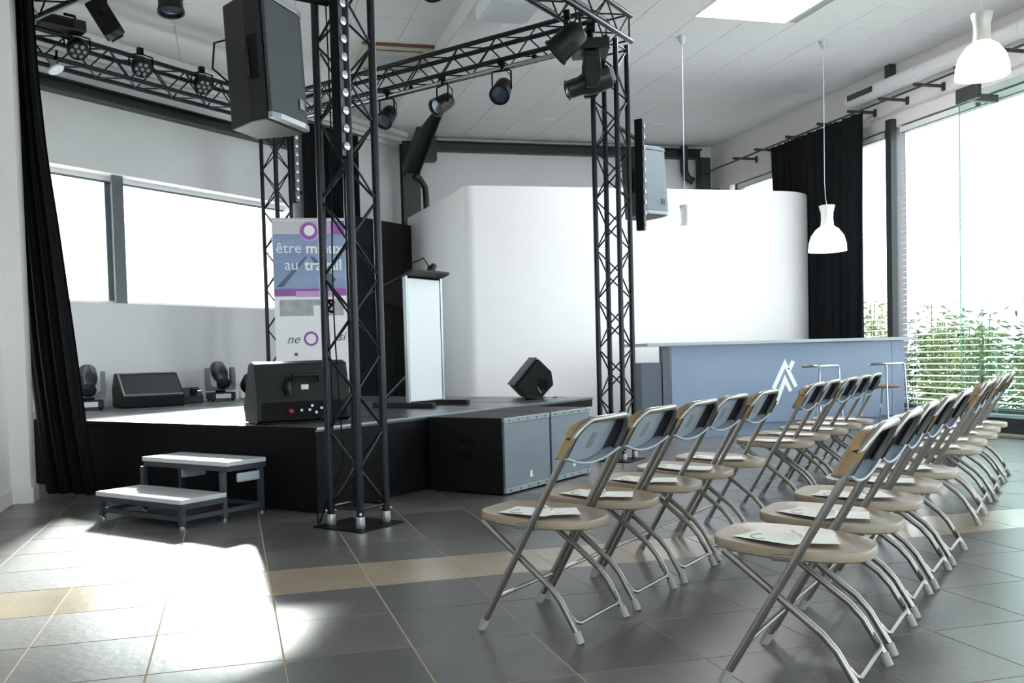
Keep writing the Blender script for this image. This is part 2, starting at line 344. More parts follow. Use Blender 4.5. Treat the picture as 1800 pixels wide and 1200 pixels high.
# ================================================================== WINDOW FURNISHINGS, RIGHT
rail = thing('curtain_rail', 'dark curtain rail on wall brackets above the tall windows', 'curtain rail', (8.1, 0, 4.11))
MB().path([(0, 5.2, 0), (0, 14.25, 0)], .014, 8).build('rod', STEEL, rail, smooth=True)
bmb = MB().box(-.09, .345, -.012, .012, -.012, .022).box(.325, .349, -.02, .02, -.05, .05).mesh('bracket', STEEL)
for y in (13.16, 12.54, 11.73, 11.0, 10.36, 9.77, 9.17, 8.55, 7.94, 7.3, 6.6, 5.9): ob('bracket', bmb, rail, T(0, y, .015))
def drape(name, top, bot, n, amp, m, parent, nz=14, phase=0, seed=1, freq=9):
    rnd = random.Random(seed); mb = MB(); ph = [rnd.uniform(0, 6.28) for _ in range(4)]
    for layer in (0, 1):
        for i in range(nz + 1):
            v = i / nz
            for j in range(n + 1):
                u = j / n; a = Vector(top(u)); b = Vector(bot(u)); p = a.lerp(b, v)
                d = Vector(bot(1)) - Vector(bot(0)); nn = Vector((-d.y, d.x, 0)).normalized()
                w = math.sin(u * freq * 6.28 + ph[0] + .5 * math.sin(v * 2 + ph[1])) + .45 * math.sin(u * freq * 2.3 * 6.28 + ph[2] + v) + .5 * math.sin(u * freq * .43 * 6.28 + ph[3])
                p = p + nn * (amp * (.5 + .6 * v) * w + layer * .006); mb.v.append(p)
    st = (n + 1) * (nz + 1)
    for l in (0, 1):
        for i in range(nz):
            for j in range(n):
                q = [l * st + i * (n + 1) + j, l * st + i * (n + 1) + j + 1, l * st + (i + 1) * (n + 1) + j + 1, l * st + (i + 1) * (n + 1) + j]
                mb.f.append(tuple(q) if l else tuple(reversed(q)))
    return mb.build(name, m, parent, smooth=True)
cu = thing('window_curtain', 'black curtain gathered at the tall window behind the bar counter', 'curtain', (8.1, 0, 0))
drape('cloth', lambda u: (0, 10.15 + 2.05 * u, 4.08), lambda u: (.02, 10.25 + 1.75 * u, .03), 150, .045, CURTG, cu, seed=3, freq=11)
hk = MB().path([(0, 0, .0), (0, 0, .035)], .006, 6).mesh('hook', STEEL)
for k in range(12): ob('hook', hk, cu, T(0, 10.2 + .178 * k, 4.075))
def blind(y0, y1, label):
    t = thing('venetian_blind', label, 'blind', (RW + .005, 0, 0), group='venetian blinds in the tall windows')
    me = MB().box(-.022, .022, y0, y1, -.0012, .0012, RY(-.3)).mesh('slat', SLAT)
    for k in range(47): ob('slat', me, t, T(0, 0, .26 + .0745 * k))
    MB().box(-.025, .025, y0, y1, 3.77, 3.84).build('head_rail', SLAT, t)
    MB().box(-.025, .025, y0, y1, .195, .215).build('bottom_rail', SLAT, t)
    for y in (y0 + .18, (y0 + y1) / 2 - .15, (y0 + y1) / 2 + .35, y1 - .2): MB().path([(-.024, y, .2), (-.024, y, 3.8)], .0022, 5).build('ladder_cord', SLAT, t)
# blinds hang in the glass depth of each bay
for y0, y1, lb in ((12.32, 13.8, 'white venetian blind in the window bay hidden by the black curtain'), (10.25, 11.9, 'white venetian blind in the narrow bay beside the black curtain'),
                   (8.74, 9.96, 'white venetian blind just right of the counter, left of the glass panel edge'), (7.6, 8.66, 'white venetian blind behind the clear glass panel at the right edge')):
    t = blind(y0, y1, lb)
for o in [o for o in COL.objects if o.name.startswith('venetian_blind')]: o.location.x = RW + .055 - .0
gp = thing('glass_panel', 'clear frameless glass panel with a green edge in front of the tall window', 'glass panel', (8.0, 8.47, 0))
MB().box(-.006, .006, -2.1, -.004, .012, 3.78).build('pane', GLASSD, gp)
MB().box(-.0065, .0065, -.004, 0, .012, 3.78).build('edge', GEDGE, gp)
MB().box(-.03, .03, -.28, .02, 3.7, 3.86).box(.03, .44, -.1, -.04, 3.72, 3.8).build('hanging_bracket', STEEL, gp, bevel=.004)
MB().box(-.02, .02, -1.9, -.1, 0, .015).build('floor_channel', FRAME, gp)
du = thing('ventilation_duct', 'white round ventilation duct along the top of the right wall', 'duct', (8.3, 0, 4.36))
MB().path([(0, 5.2, 0), (0, 10.55, 0), (.02, 10.68, 0), (.13, 10.72, 0)], .095, 16).build('tube', WHITE, du, smooth=True)
for y in (6.4, 7.9, 9.4): MB().path([(0, y, 0), (0, y + .05, 0)], .1, 16).build('joint_ring', WHITE, du, smooth=True)
av = thing('air_grille', 'dark slotted air grille in the white duct by the steel column', 'vent', (8.2, 10.18, 4.37))
MB().box(-.012, .012, -.05, .42, -.035, .035).build('plate', STEEL, av, bevel=.003)
for k in range(3): MB().box(-.02, -.012, -.03, .4, -.022 + .02 * k, -.016 + .02 * k).build('fin', FRAME, av)

# plants outside the right windows
def bamboo(x, y, h, n, label, m, lf=240, ln=.2, spread=.35, seed=0, name='bamboo_plant', cat='plant'):
    rnd = random.Random(seed); t = thing(name, label, cat, (x, y, -.21), group='plants outside the tall windows'); lv = MB()
    for i in range(n):
        a, r = rnd.uniform(0, 6.28), rnd.uniform(0, spread * .5); bx, by = r * math.cos(a), r * math.sin(a); hh = h * rnd.uniform(.75, 1.05)
        tx, ty = bx + rnd.uniform(-.3, .3) * spread, by + rnd.uniform(-.3, .3) * spread
        MB().path([(bx, by, 0), ((bx + tx) / 2, (by + ty) / 2, hh * .5), (tx, ty, hh)], .009, 5).build('stem', STEM, t)
        for j in range(lf // n):
            v = rnd.uniform(.08, 1); p = Vector((bx, by, 0)).lerp(Vector((tx, ty, hh)), v)
            d = Vector((rnd.uniform(-1, 1), rnd.uniform(-1, 1), rnd.uniform(-.6, .7))).normalized(); L_ = ln * rnd.uniform(.6, 1.4)
            s_ = d.cross(Vector((0, 0, 1))).normalized() * .016 * rnd.uniform(.7, 1.5); q = p + d * spread * rnd.uniform(.05, .6)
            e = q + d * L_ + Vector((0, 0, -L_ * .35)); mdl = q.lerp(e, .45) + Vector((0, 0, .03))
            lv.add([q, mdl + s_, e, mdl - s_], [(0, 1, 2), (0, 2, 3)])
    o = lv.build('foliage', m, t); o['kind'] = 'stuff'; return t
bl = ['light green bamboo clump outside the first bay right of the counter', 'light green bamboo clump outside, just left of the glass panel edge', 'light green bamboo clump outside, seen through the clear glass panel', 'light green bamboo clump outside at the right edge of the photo',
      'light green bamboo clump outside the narrow bay by the black curtain', 'bamboo top showing above the white partition, left of the black curtain']
for i, (x, y, h) in enumerate(((9.75, 10.75, 1.75), (9.7, 9.9, 1.55), (9.7, 9.05, 1.3), (9.7, 8.2, 1.7), (9.75, 11.9, 1.9), (9.75, 13.8, 4.3))):
    bamboo(x, y, h, 9 if i < 5 else 7, bl[i], LEAF, 520 if i < 5 else 600, .17, .36, seed=i)
hl = ['dark leafy hedge behind the bamboo beside the counter end', 'dark leafy hedge behind the bamboo at the glass panel edge', 'dark leafy hedge behind the bamboo at the right edge', 'dark leafy hedge behind the bamboo near the black curtain']
for i, (x, y) in enumerate(((11.4, 12.4), (11.4, 10.2), (11.4, 8.0), (11.4, 14.6))):
    bamboo(x, y, 1.5, 14, hl[i], LEAFD, 1600, .2, .95, seed=40 + i, name='hedge_shrub', cat='shrub')
rk = MB(); rnd = random.Random(5)
nx, nz = 40, 10
for i in range(nx + 1):
    for j in range(nz + 1):
        rk.v.append(LW(-12 + 14 * i / nx, 4.6 + 1.2 * j / nz + rnd.uniform(-.2, .2), -.3 + 2.3 * j / nz + rnd.uniform(-.12, .12)))
for i in range(nx):
    for j in range(nz): rk.f.append((i * (nz + 1) + j, (i + 1) * (nz + 1) + j, (i + 1) * (nz + 1) + j + 1, i * (nz + 1) + j + 1))
b0 = len(rk.v)
for i in (0, nx):
    for z in (-.3, 2.0): rk.v.append(LW(-12 + 14 * i / nx, 6.4, z))
rk.f += [(b0, b0 + 2, b0 + 3, b0 + 1)]
tag(rk.build('rock_bank', ROCK), 'pale rocky bank outside the stage window', 'rock')

# ================================================================== STAGE
SH = .58
st = thing('stage_platform', 'low black stage platform with a grey deck in the diagonal bay', 'stage', K0, SA)
MB().prism([(0, 0), (4.06, 0), (4.0, 4.76), (0, 4.74)], SH - .03, SH).build('deck', DECK, st, bevel=.003)
MB().prism([(.012, .012), (3.95, .012), (3.9, 4.7), (.012, 4.7)], 0.005, SH - .1).build('skirt', BLACKM, st)
MB().prism([(.004, .004), (4.05, .004), (4.0, 4.74), (.004, 4.74)], SH - .099, SH - .031).build('fascia', BLACKM, st)
MB().box(0, 4.06, -.012, -.001, SH - .012, SH + .002).build('edge_trim', EDGE, st)
MB().box(-.012, -.001, 0, 4.7, SH - .03, SH + .001).build('edge_trim', BLACKM, st)
for x in (1.0, 2.0, 3.0): MB().box(x - .004, x + .004, .01, 4.7, SH, SH + .0012).build('deck_joint', BLACKM, st)
for y in (1.2, 2.4, 3.6): MB().box(.01, 4.0, y - .004, y + .004, SH + .0013, SH + .0024).build('deck_joint', BLACKM, st)
# step unit
sp = thing('stage_steps', 'two-tread stage step unit with glare-whitened treads and dark metal frame', 'steps', K0, SA)
def tread(x0, x1, z, lb):
    MB().box(x0, x1, .36, 1.26, z - .03, z).build('tread', STEPT, sp, bevel=.004)
    MB().box(x0 + .01, x1, .365, 1.255, z - .065, z - .031).build('tread_frame', STEPF, sp)
tread(-.83, -.47, .19, 0); tread(-.46, -.12, .385, 0)
for x, zt in ((-.8, .125), (-.47, .32), (-.15, .32)):
    for y in (.39, 1.23):
        l = MB().box(x - .017, x + .017, y - .017, y + .017, .028, zt).build('leg', STEPF, sp)
        MB().path([(x, y, .001), (x, y, .012), (x, y, .03)], .01, 8, rs=[.02, .02, .008]).build('levelling_foot', SILVER, l)
for y in (.39, 1.23): MB().box(-.783, -.487, y - .012, y + .012, .05, .08).box(-.453, -.167, y - .012, y + .012, .05, .08).build('side_rail', STEPF, sp)
MB().box(-.812, -.788, .408, 1.212, .05, .08).build('front_rail', STEPF, sp); MB().box(-.162, -.138, .408, 1.212, .05, .08).build('back_rail', STEPF, sp)
MB().box(-.482, -.458, .408, 1.212, .125, .155).build('middle_rail', STEPF, sp)
for y in (.38, .95): MB().box(-.36, -.16, y - .004, y + .004, .24, .30).build('hook_plate', LGREY, sp, bevel=.01)

# ================================================================== TRUSSES
_tc = {}
def truss(name, label, p0, ax, up, length, phase=0, cells=.23, feet=False, grp='black lighting truss towers', cat='truss'):
    """square box truss; local z runs along it, chords at +-.12"""
    z = Vector(ax).normalized(); x = Vector(up).normalized(); y = z.cross(x)
    M = Matrix((x, y, z)).transposed().to_4x4(); M.translation = Vector(p0)
    t = thing(name, label, cat, M=M, group=grp)
    key = round(length, 3)
    if key not in _tc: _tc[key] = MB().path([(0, 0, 0), (0, 0, length)], .0245, 12).mesh('chord', TRUSSB, smooth=True)
    for a in (-.12, .12):
        for b in (-.12, .12): ob('chord', _tc[key], t, T(a, b, 0))
    n = int((length - .1) / cells); c = (length - .1) / n
    d = Vector((.24, 0, c)).length; bk = ('b', round(c, 4))
    if bk not in _tc: _tc[bk] = MB().path([(0, 0, .02), (0, 0, d - .02)], .008, 6).mesh('brace', TRUSSB, smooth=True)
    corners = [(-.12, -.12), (.12, -.12), (.12, .12), (-.12, .12)]
    for f in range(4):
        A, B = corners[f], corners[(f + 1) % 4]
        for k in range(n):
            a, b = (A, B) if (k + f + phase) % 2 else (B, A)
            q0 = Vector((a[0], a[1], .05 + c * k)); q1 = Vector((b[0], b[1], .05 + c * (k + 1)))
            R = (q1 - q0).to_track_quat('Z', 'X').to_matrix().to_4x4(); R.translation = q0; ob('brace', _tc[bk], t, R)
        for zz in (.045, length - .045):
            q0 = Vector((A[0], A[1], zz)); q1 = Vector((B[0], B[1], zz)); rk_ = 'rung'
            if rk_ not in _tc: _tc[rk_] = MB().path([(0, 0, .02), (0, 0, .22)], .009, 6).mesh('rung', TRUSSB, smooth=True)
            R = (q1 - q0).to_track_quat('Z', 'X').to_matrix().to_4x4(); R.translation = q0; ob('rung', _tc[rk_], t, R)
    if feet:
        if 'cp' not in _tc:
            _tc['cp'] = MB().path([(0, 0, -.07), (0, 0, -.055), (0, 0, 0)], .03, 12, rs=[.026, .03, .027]).mesh('coupler', TRUSSS, smooth=True)
            _tc['bp'] = MB().box(-.2, .2, -.2, .2, -.08, -.072).mesh('base_plate', BLACKM)
            _tc['pin'] = MB().path([(-.035, 0, .02), (.035, 0, .02)], .008, 8).mesh('pin', TRUSSS, smooth=True)
        ob('base_plate', _tc['bp'], t)
        for a, b in corners: ob('coupler', _tc['cp'], t, T(a, b, 0)); ob('pin', _tc['pin'], t, T(a, b, 0) @ RZ(PI / 4 if a * b > 0 else -PI / 4))
    return t
LA, LB = (-.166, -.51), (3.55, -.51); LC, LE = (3.55, 4.02), (-.166, 4.02)
TOPZ = 3.96
for (a, b), lb, ph, fz in ((LA, 'nearest black truss tower standing at the stage corner', 0, .08), (LB, 'black truss tower standing between the subwoofers and the bar counter', 0, .08),
                       (LC, 'black truss tower standing at the back of the stage behind the banner', 1, SH + .08), (LE, 'black truss tower behind the tall left curtain', 0, SH + .08)):
    truss('truss_tower', lb, S(a, b, fz), (0, 0, 1), E1, TOPZ - .03 - fz, ph, feet=True)
ZT = 4.12
grp = 'black overhead lighting trusses'
truss('overhead_truss', 'front overhead truss from the stage corner tower to the tower by the counter', S(-.36, -.51, ZT), E1, (0, 0, 1), 4.15, grp=grp)
truss('overhead_truss', 'right overhead truss crossing the ceiling with three spotlights below', S(3.55, -.32, ZT), E2, (0, 0, 1), 4.1, grp=grp)
truss('overhead_truss', 'rear overhead truss carrying round LED spotlights above the stage window', S(-.02, 4.02, ZT), E1, (0, 0, 1), 3.38, grp=grp)
truss('overhead_truss', 'left overhead truss above the stage steps, mostly out of frame', S(-.166, -.32, ZT), E2, (0, 0, 1), 4.1, grp=grp)
bp = thing('curtain_pipe', 'silver pipe clamped under the right overhead truss', 'pipe', S(3.46, 0, 3.93), SA)
MB().path([(0, -.2, 0), (0, 3.75, 0)], .02, 10).build('tube', SILVER, bp, smooth=True)
for y in (.25, 1.8, 3.4): MB().box(-.012, .012, y - .02, y + .02, .018, .05).build('clamp', BLACKM, bp)

# ================================================================== SPEAKERS
def pa_speaker(label, loc, rz, tilt, bx, gm=GRILLE):
    t = thing('pa_speaker', label, 'speaker', loc, rz, 'loudspeakers hung beside the truss towers')
    pl = [(-.19, 0), (.19, 0), (.19, .1), (.125, .28), (-.125, .28), (-.19, .1)]
    M = RX(tilt)
    MB().prism(pl, -.34, .34, M).build('cabinet', BLACKP, t, bevel=.012)
    MB().prism([(-.178, -.026), (-.12, -.04), (.12, -.04), (.178, -.026), (.178, -.004), (-.178, -.004)], -.3, .3, M).build('grille', gm, t, bevel=.004)
    for z in (-.335, .303): MB().prism([(-.183, -.03), (-.12, -.045), (.12, -.045), (.183, -.03), (.183, -.002), (-.183, -.002)], z, z + .032, M).build('grille_strip', TRIMS, t, bevel=.003)
    MB().box(.075, .12, -.046, -.041, -.235, -.18, M).build('badge', mat('badge_grey', (84, 90, 97), .4, metal=.5), t)
    for s in (-1, 1):
        MB().box(s * .187 - .004, s * .187 + .004, .03, .085, -.12, .12, M).build('handle_recess', BLACKM, t)
        MB().path([M @ Vector((s * .18, .1, -.11)), M @ Vector((s * .2, .095, -.09)), M @ Vector((s * .2, .095, .09)), M @ Vector((s * .18, .1, .11))], .012, 8).build('handle', BLACKP, t, smooth=True)
    b = MB().path([(0, .2, .33), (0, .2, .45), bx], .02, 8).build('yoke_arm', BLACKM, t, smooth=True)
    MB().path([(-.1, .27, .15), (-.16, .33, .12), (-.17, .34, -.02), (-.1, .27, -.1)], .006, 6).build('cable', BLACKM, t, smooth=True)
    return t
def local_to(loc, rz, p): return RZ(-rz) @ (Vector(p) - Vector(loc))
spl = S(-.90, -.44, 2.66) + Vector((.20, -.05, 0)); rzA = math.radians(53)
pa_speaker('large black loudspeaker hanging left of the nearest truss tower', spl, rzA, -.05, tuple(local_to(spl, rzA, S(-.30, -.51, 3.16))))
spr = S(4.02, -.50, 2.72) + rgt * .20; rzB = math.radians(20)
pa_speaker('black loudspeaker with grey grille hanging beside the truss tower at the counter', spr, rzB, -.07, tuple(local_to(spr, rzB, S(3.69, -.51, 3.2))), SGRILLE)
def led_bar(label, loc, rz, n=10):
    t = thing('led_bar', label, 'stage light', loc, rz, 'vertical LED bars on the truss towers')
    MB().box(-.032, .032, 0, .075, 0, 1.06).build('housing', BLACKM, t, bevel=.004)
    MB().box(-.03, .03, -.004, -.0005, .005, 1.055).build('face_plate', mat('led_bar_face_grey', (84, 88, 94), .4, metal=.3), t)
    me = MB().lathe([(.025, 0), (.025, -.004), (.014, -.009)], 12, RX(-PI / 2)).mesh('lens', LED, smooth=True)
    for k in range(n): ob('lens', me, t, T(0, -.013, .06 + k * .94 / (n - 1)))
    for z in (.14, .92): MB().path([(.03, .05, z), (.1, .09, z)], .014, 8).path([(.1, .09, z - .02), (.1, .09, z + .02)], .026, 10).build('clamp', SILVER if z > .5 else BLACKM, t, smooth=True)
    return t
led_bar('vertical LED bar on the nearest truss tower, level with the hanging loudspeaker', S(-.345, -.58, 2.23) + rgt * .06, math.radians(34))
led_bar('vertical LED bar beside the loudspeaker at the counter tower', S(3.80, -.66, 2.2) + rgt * .06, math.radians(48))
led_bar('vertical LED bar on the truss tower behind the banner', S(3.63, 3.74, 2.98), math.radians(30))
# subwoofers
def sub(label, a):
    t = thing('subwoofer', label, 'subwoofer', S(a, -.72), SA, 'subwoofers in front of the stage')
    MB().box(0, .675, .012, .69, .012, .572).build('cabinet', BLACKC, t, bevel=.006)
    MB().box(.006, .669, -.008, .011, .055, .53).build('grille', SGRILLE, t, bevel=.003)
    for z0, z1 in ((.016, .054), (.531, .569)):
        o = MB().box(.004, .671, -.012, .011, z0, z1).build('grille_strip', TRIMS, t, bevel=.003)
        for k in range(5): MB().lathe([(.007, 0), (.007, .002)], 10, T(.07 + .133 * k, -.0125, (z0 + z1) / 2) @ RX(PI / 2)).build('screw', BLACKM, o)
    MB().box(.355, .385, -.013, -.0085, .115, .15).box(.348, .392, -.013, -.0085, .10, .114).build('badge', LABELW, t)
    h = MB().box(-.002, .013, .27, .4, .27, .42).build('handle_recess', BLACKM, t, bevel=.004)
    MB().box(-.0035, .002, .275, .395, .335, .365).build('handle_bar', BLACKP, h, bevel=.004)
    for x in (.06, .615):
        for y in (.08, .62): MB().lathe([(.02, .0005), (.02, .0125)], 10, T(x, y, 0)).build('foot', BLACKM, t)
    return t
sub('black subwoofer with grey grille nearest the stage corner tower', 1.19)
sub('black subwoofer with grey grille nearest the counter tower', 1.885)
# wedge monitors
def wedge(label, loc, rz, wdt, prof, gr, m=BLACKC, extra=None, M=None):
    t = thing('stage_monitor', label, 'speaker', loc, rz, 'floor monitor speakers on the stage') if M is None else thing('stage_monitor', label, 'speaker', M=M, group='floor monitor speakers on the stage')
    MB().prism(prof, -wdt / 2, wdt / 2, axis='x').build('cabinet', m, t, bevel=.01)
    (y0, z0), (y1, z1) = gr; d = Vector((0, y1 - y0, z1 - z0)); nrm = Vector((0, d.z, -d.y)).normalized()
    if nrm.z < 0: nrm = -nrm
    def slab(u0, u1, w0, w1, h0, h1):
        b = MB(); P = lambda u, w, h: Vector((w, y0, z0)) + d * u + nrm * h
        return b.add([P(u, w, h) for h in (h0, h1) for u in (u0, u1) for w in (w0, w1)], [(0, 1, 3, 2), (4, 6, 7, 5), (0, 4, 5, 1), (2, 3, 7, 6), (0, 2, 6, 4), (1, 5, 7, 3)])
    slab(.04, .96, -wdt / 2 + .03, wdt / 2 - .03, .001, .012).build('grille', DGRILLE, t)
    slab(0, .04, -wdt / 2 + .02, wdt / 2 - .02, .001, .016).build('grille_strip', TRIMS, t); slab(.96, 1, -wdt / 2 + .02, wdt / 2 - .02, .001, .016).build('grille_strip', TRIMS, t)
    slab(0, 1, -wdt / 2 + .012, -wdt / 2 + .03, .001, .014).build('grille_strip', TRIMS, t)
    return t
# rear-view wedge on the stage corner (its back to the viewer, local -y)
mz = SH + .003
w1 = wedge('large black floor monitor seen from behind at the stage corner', (.47, 6.84, mz), math.radians(12), .70, [(-.2, .02), (-.155, 0), (.2, 0), (.25, .1), (.05, .43), (-.04, .45), (-.13, .43), (-.2, .17)], ((.25, .1), (.05, .43)), BLACKP)
MB().box(-.32, .32, -.203, -.196, .03, .155).build('connector_panel', BLACKM, w1)
hd = MB().path([(-.105, -.2, .3), (-.09, -.235, .345), (.09, -.235, .345), (.105, -.2, .3)], .016, 8).build('handle', BLACKP, w1, smooth=True)
MB().path([(-.12, -.2, .2), (-.13, -.205, .26), (-.11, -.18, .33)], .022, 8, rs=[.022, .03, .018]).build('handle_scoop', BLACKP, w1, smooth=True)
MB().box(-.02, .035, -.196, -.189, .24, .275, T(0, .012, 0)).build('sticker', LABELW, w1)
MB().lathe([(.018, 0), (.018, .02), (.01, .03)], 12, T(-.11, -.2, .085) @ RX(PI / 2)).build('red_socket', REDC, w1)
for x, z in ((-.03, .09), (.03, .09), (.08, .07), (.12, .1), (.05, .12), (.15, .13)): MB().lathe([(.011, 0), (.011, .014)], 10, T(x, -.2, z) @ RX(PI / 2)).build('knob', SILVER, w1)
MB().path([(.06, -.21, .06), (.1, -.27, .01), (.0, -.29, .008), (-.15, -.27, .008), (-.25, -.25, .008), (-.33, -.26, .01)], .006, 6).build('cable', BLACKM, w1, smooth=True)
wedge('black floor monitor with sloping grille against the window wall', S(1.80, 4.32, mz), SA - .38, .66, [(-.25, 0), (.22, 0), (.24, .2), (.12, .37), (.02, .36), (-.27, .12)], ((-.27, .12), (.02, .36)))
# side-lying wedge at the right end of the stage: its end faces the viewer
Mv = T(*S(3.66, .42, mz)) @ RZ(math.radians(-9 + 0))
prof = [(-.235, .128), (.012, .405), (.145, .27), (.163, .135), (.035, 0), (-.12, 0.006)]
w3 = thing('stage_monitor', 'small black floor monitor tilted at the right end of the stage', 'speaker', M=Mv, group='floor monitor speakers on the stage')
MB().prism(prof, 0, .42, axis='y').build('cabinet', BLACKC, w3, bevel=.012)
MB().prism([(-.242, .134), (.0, .412), (-.012, .422), (-.258, .142)], -.0, .44, axis='y').build('grille', GRILLE, w3, bevel=.003)
MB().box(.0, .1, -.006, .0, .09, .2).build('side_recess', BLACKM, w3, bevel=.002)
MB().path([(-.01, -.008, .12), (.03, -.008, .05)], .004, 6).build('side_strut', SILVER, w3)
cb = thing('cable', 'thin pale cable lying behind the small monitor at the stage end', 'cable', S(3.86, .25, SH + .006), SA)
MB().path([(-.1, .0, 0), (-.02, .1, 0), (.06, .02, .0), (.1, .14, 0), (.02, .2, 0), (.12, .3, 0)], .005, 6).build('cord', LGREY, cb, smooth=True)
cb = thing('cable_connector', 'black plug and cable lying left of the small stage monitor', 'cable', S(3.40, .33, SH + .02), SA)
MB().path([(-.06, .05, .005), (.0, .02, 0), (.08, .0, -.01), (.2, .0, -.012)], .02, 8, rs=[.024, .024, .012, .009]).build('plug', BLACKM, cb, smooth=True)

# ================================================================== MOVING HEADS AND OTHER LIGHTS
def moving_head(label, M, aim=.9, grp='moving head spotlights', pan=0, clamp=False, ym=None):
    t = thing('moving_head_light', label, 'stage light', M=M, group=grp)
    MB().box(-.15, .15, -.14, .14, .015, .1).build('base', BLACKP, t, bevel=.012)
    MB().box(-.09, .09, -.146, -.139, .03, .085).build('display', LGREY, t)
    for x in (-.12, .12):
        for y in (-.11, .11): MB().lathe([(.016, .0005), (.016, .016)], 8, T(x, y, 0)).build('foot', BLACKM, t)
    MB().lathe([(.06, .1), (.06, .125)], 16).build('pan_collar', BLACKM, t)
    y = MB().prism([(-.17, .125), (.17, .125), (.172, .2), (.128, .2), (.09, .165), (-.09, .165), (-.128, .2), (-.172, .2)], -.06, .06, axis='y')
    for s in (-1, 1): y.prism([(-.06, .16), (.06, .16), (.07, .3), (.045, .40), (-.045, .40), (-.07, .3)], s * .15 - .024, s * .15 + .024, axis='x')
    yo = y.build('yoke', ym or mat('grey_blue_housing', (104, 112, 126), .4, var=.04), t, bevel=.008)
    yo.rotation_euler.z = pan
    H = RZ(pan) @ T(0, 0, .32) @ RX(aim)
    h = MB().lathe([(.06, -.16), (.09, -.15), (.1, -.03), (.092, .04), (.074, .09), (.072, .19), (.084, .2)], 18, H).build('head', mat('dark_grey_head', (34, 36, 40), .35, var=.05), t, smooth=True)
    MB().lathe([(.072, .201), (.05, .214), (.0001, .22)], 18, H, cap=False).build('lens', LENS, h, smooth=True)
    MB().box(-.055, .055, -.055, .055, -.185, -.155, H).build('vent', TRIMS, h, bevel=.006)
    if clamp:
        for x in (-.08, .08): MB().path([(x, 0, .015), (x, 0, -.06)], .014, 8).path([(x, -.03, -.08), (x, .03, -.08)], .035, 10).build('clamp', BLACKM, t, smooth=True)
    return t
AIM = math.radians(125)
fr = RZ(math.radians(10))
moving_head('moving head light on the stage floor beside the tall left curtain', T(*S(1.14, 4.42, SH + .002)) @ RZ(.15), AIM)
moving_head('moving head light on the stage floor left of the banner', T(*S(2.92, 4.45, SH + .002)) @ RZ(.25), AIM)
mhx = moving_head('moving head light hanging upside down from the front truss by the counter tower', T(*S(3.16, -.51, 3.86)) @ RZ(1.25) @ RX(PI) @ Matrix.Scale(1.15, 4), math.radians(74), clamp=True, ym=BLACKP)
fn = thing('floor_spot', 'round black floor spotlight half hidden behind the corner monitor', 'stage light', S(3.22, 4.25, SH + .002), SA - .2)
MB().lathe([(.06, -.1), (.11, -.06), (.13, .06), (.125, .08)], 20, T(0, 0, .18) @ RX(math.radians(60))).build('housing', BLACKP, fn, smooth=True)
MB().lathe([(.115, .081), (.1, .07), (0, .065)], 20, T(0, 0, .18) @ RX(math.radians(60)), cap=False).build('reflector', LED, fn, smooth=True)
MB().path([(-.15, 0, .2), (-.15, 0, .02), (-.12, 0, .008), (.12, 0, .008), (.15, 0, .02), (.15, 0, .2)], .008, 8).build('stand', SILVER, fn, smooth=True)
db = thing('stage_box', 'small black sloping connection box beside the stage floor monitor', 'box', S(2.42, 4.40, SH + .002), SA - .3)
MB().prism([(-.1, 0), (.1, 0), (.1, .17), (.04, .18), (-.1, .08)], -.13, .13, axis='x').build('case', BLACKP, db, bevel=.005)
MB().box(.0, .06, -.1, -.02, .1, .165).build('socket', BLACKM, db); MB().path([(.06, -.03, .13), (.13, -.02, .135)], .014, 8).build('plug', SILVER, db, smooth=True)
sb = thing('power_adapter', 'small pale box standing behind the stage floor monitor', 'box', S(2.30, 4.62, SH + .002), SA)
MB().box(-.06, .06, -.03, .03, 0, .2).build('case', LGREY, sb, bevel=.006); MB().box(-.04, .04, -.034, -.03, .13, .18).build('label_plate', LABELW, sb)
def par(label, top, rz, tilt, sc=1, drop=.3, grp='spotlights hung from the overhead trusses', square=False):
    t = thing('spotlight', label, 'stage light', top, rz, grp); pv = -drop
    MB().path([(0, -.025, .03), (0, .025, .03)], .034 * sc, 10).path([(0, 0, .03), (0, 0, -.05)], .012, 8).build('clamp', BLACKM, t, smooth=True)
    hw = .095 * sc
    MB().path([(-hw, 0, pv), (-hw, 0, -.06), (-hw + .02, 0, -.05), (hw - .02, 0, -.05), (hw, 0, -.06), (hw, 0, pv)], .009, 6).build('yoke', BLACKM, t, smooth=True)
    H = T(0, 0, pv) @ RX(tilt)
    if square:
        MB().box(-.075, .075, -.075, .075, -.12, .15, H).build('housing', BLACKM, t, bevel=.01)
        MB().box(-.06, .06, -.06, .06, .15, .155, H).build('lens', LENS, t)
        MB().box(.077, .088, -.05, .05, -.05, .16, H).build('barn_door', BLACKM, t)
    else:
        h = MB().lathe([(.06 * sc, -.12 * sc), (.08 * sc, -.1 * sc), (.088 * sc, -.02 * sc), (.092 * sc, .09 * sc), (.1 * sc, .095 * sc), (.1 * sc, .115 * sc), (.084 * sc, .115 * sc), (.082 * sc, .095 * sc)], 20, H, cap=False).build('housing', BLACKP, t, smooth=True)
        MB().lathe([(0.0001, -.12 * sc), (.06 * sc, -.12 * sc)], 20, H, cap=False).build('rear_cap', BLACKM, h)
        MB().lathe([(.083 * sc, .096 * sc), (.05 * sc, .104 * sc), (0.0001, .108 * sc)], 20, H, cap=False).build('lens', LENSW, h, smooth=True)
    MB().path([(.02, .02, -.02), (.09, .06, -.1), (.07, .08, -.2), (.0, .09, pv + .02)], .005, 6).build('cable', BLACKM, t, smooth=True)
    return t
zc = TOPZ - .02
par('spotlight under the right truss nearest the stage corner tower, pointing left', S(3.43, 2.12, zc), -.75, math.radians(132), 1.0, .24)
par('middle spotlight of the three under the right truss', S(3.43, 1.36, zc), -1.15, math.radians(122), 1.0, .24)
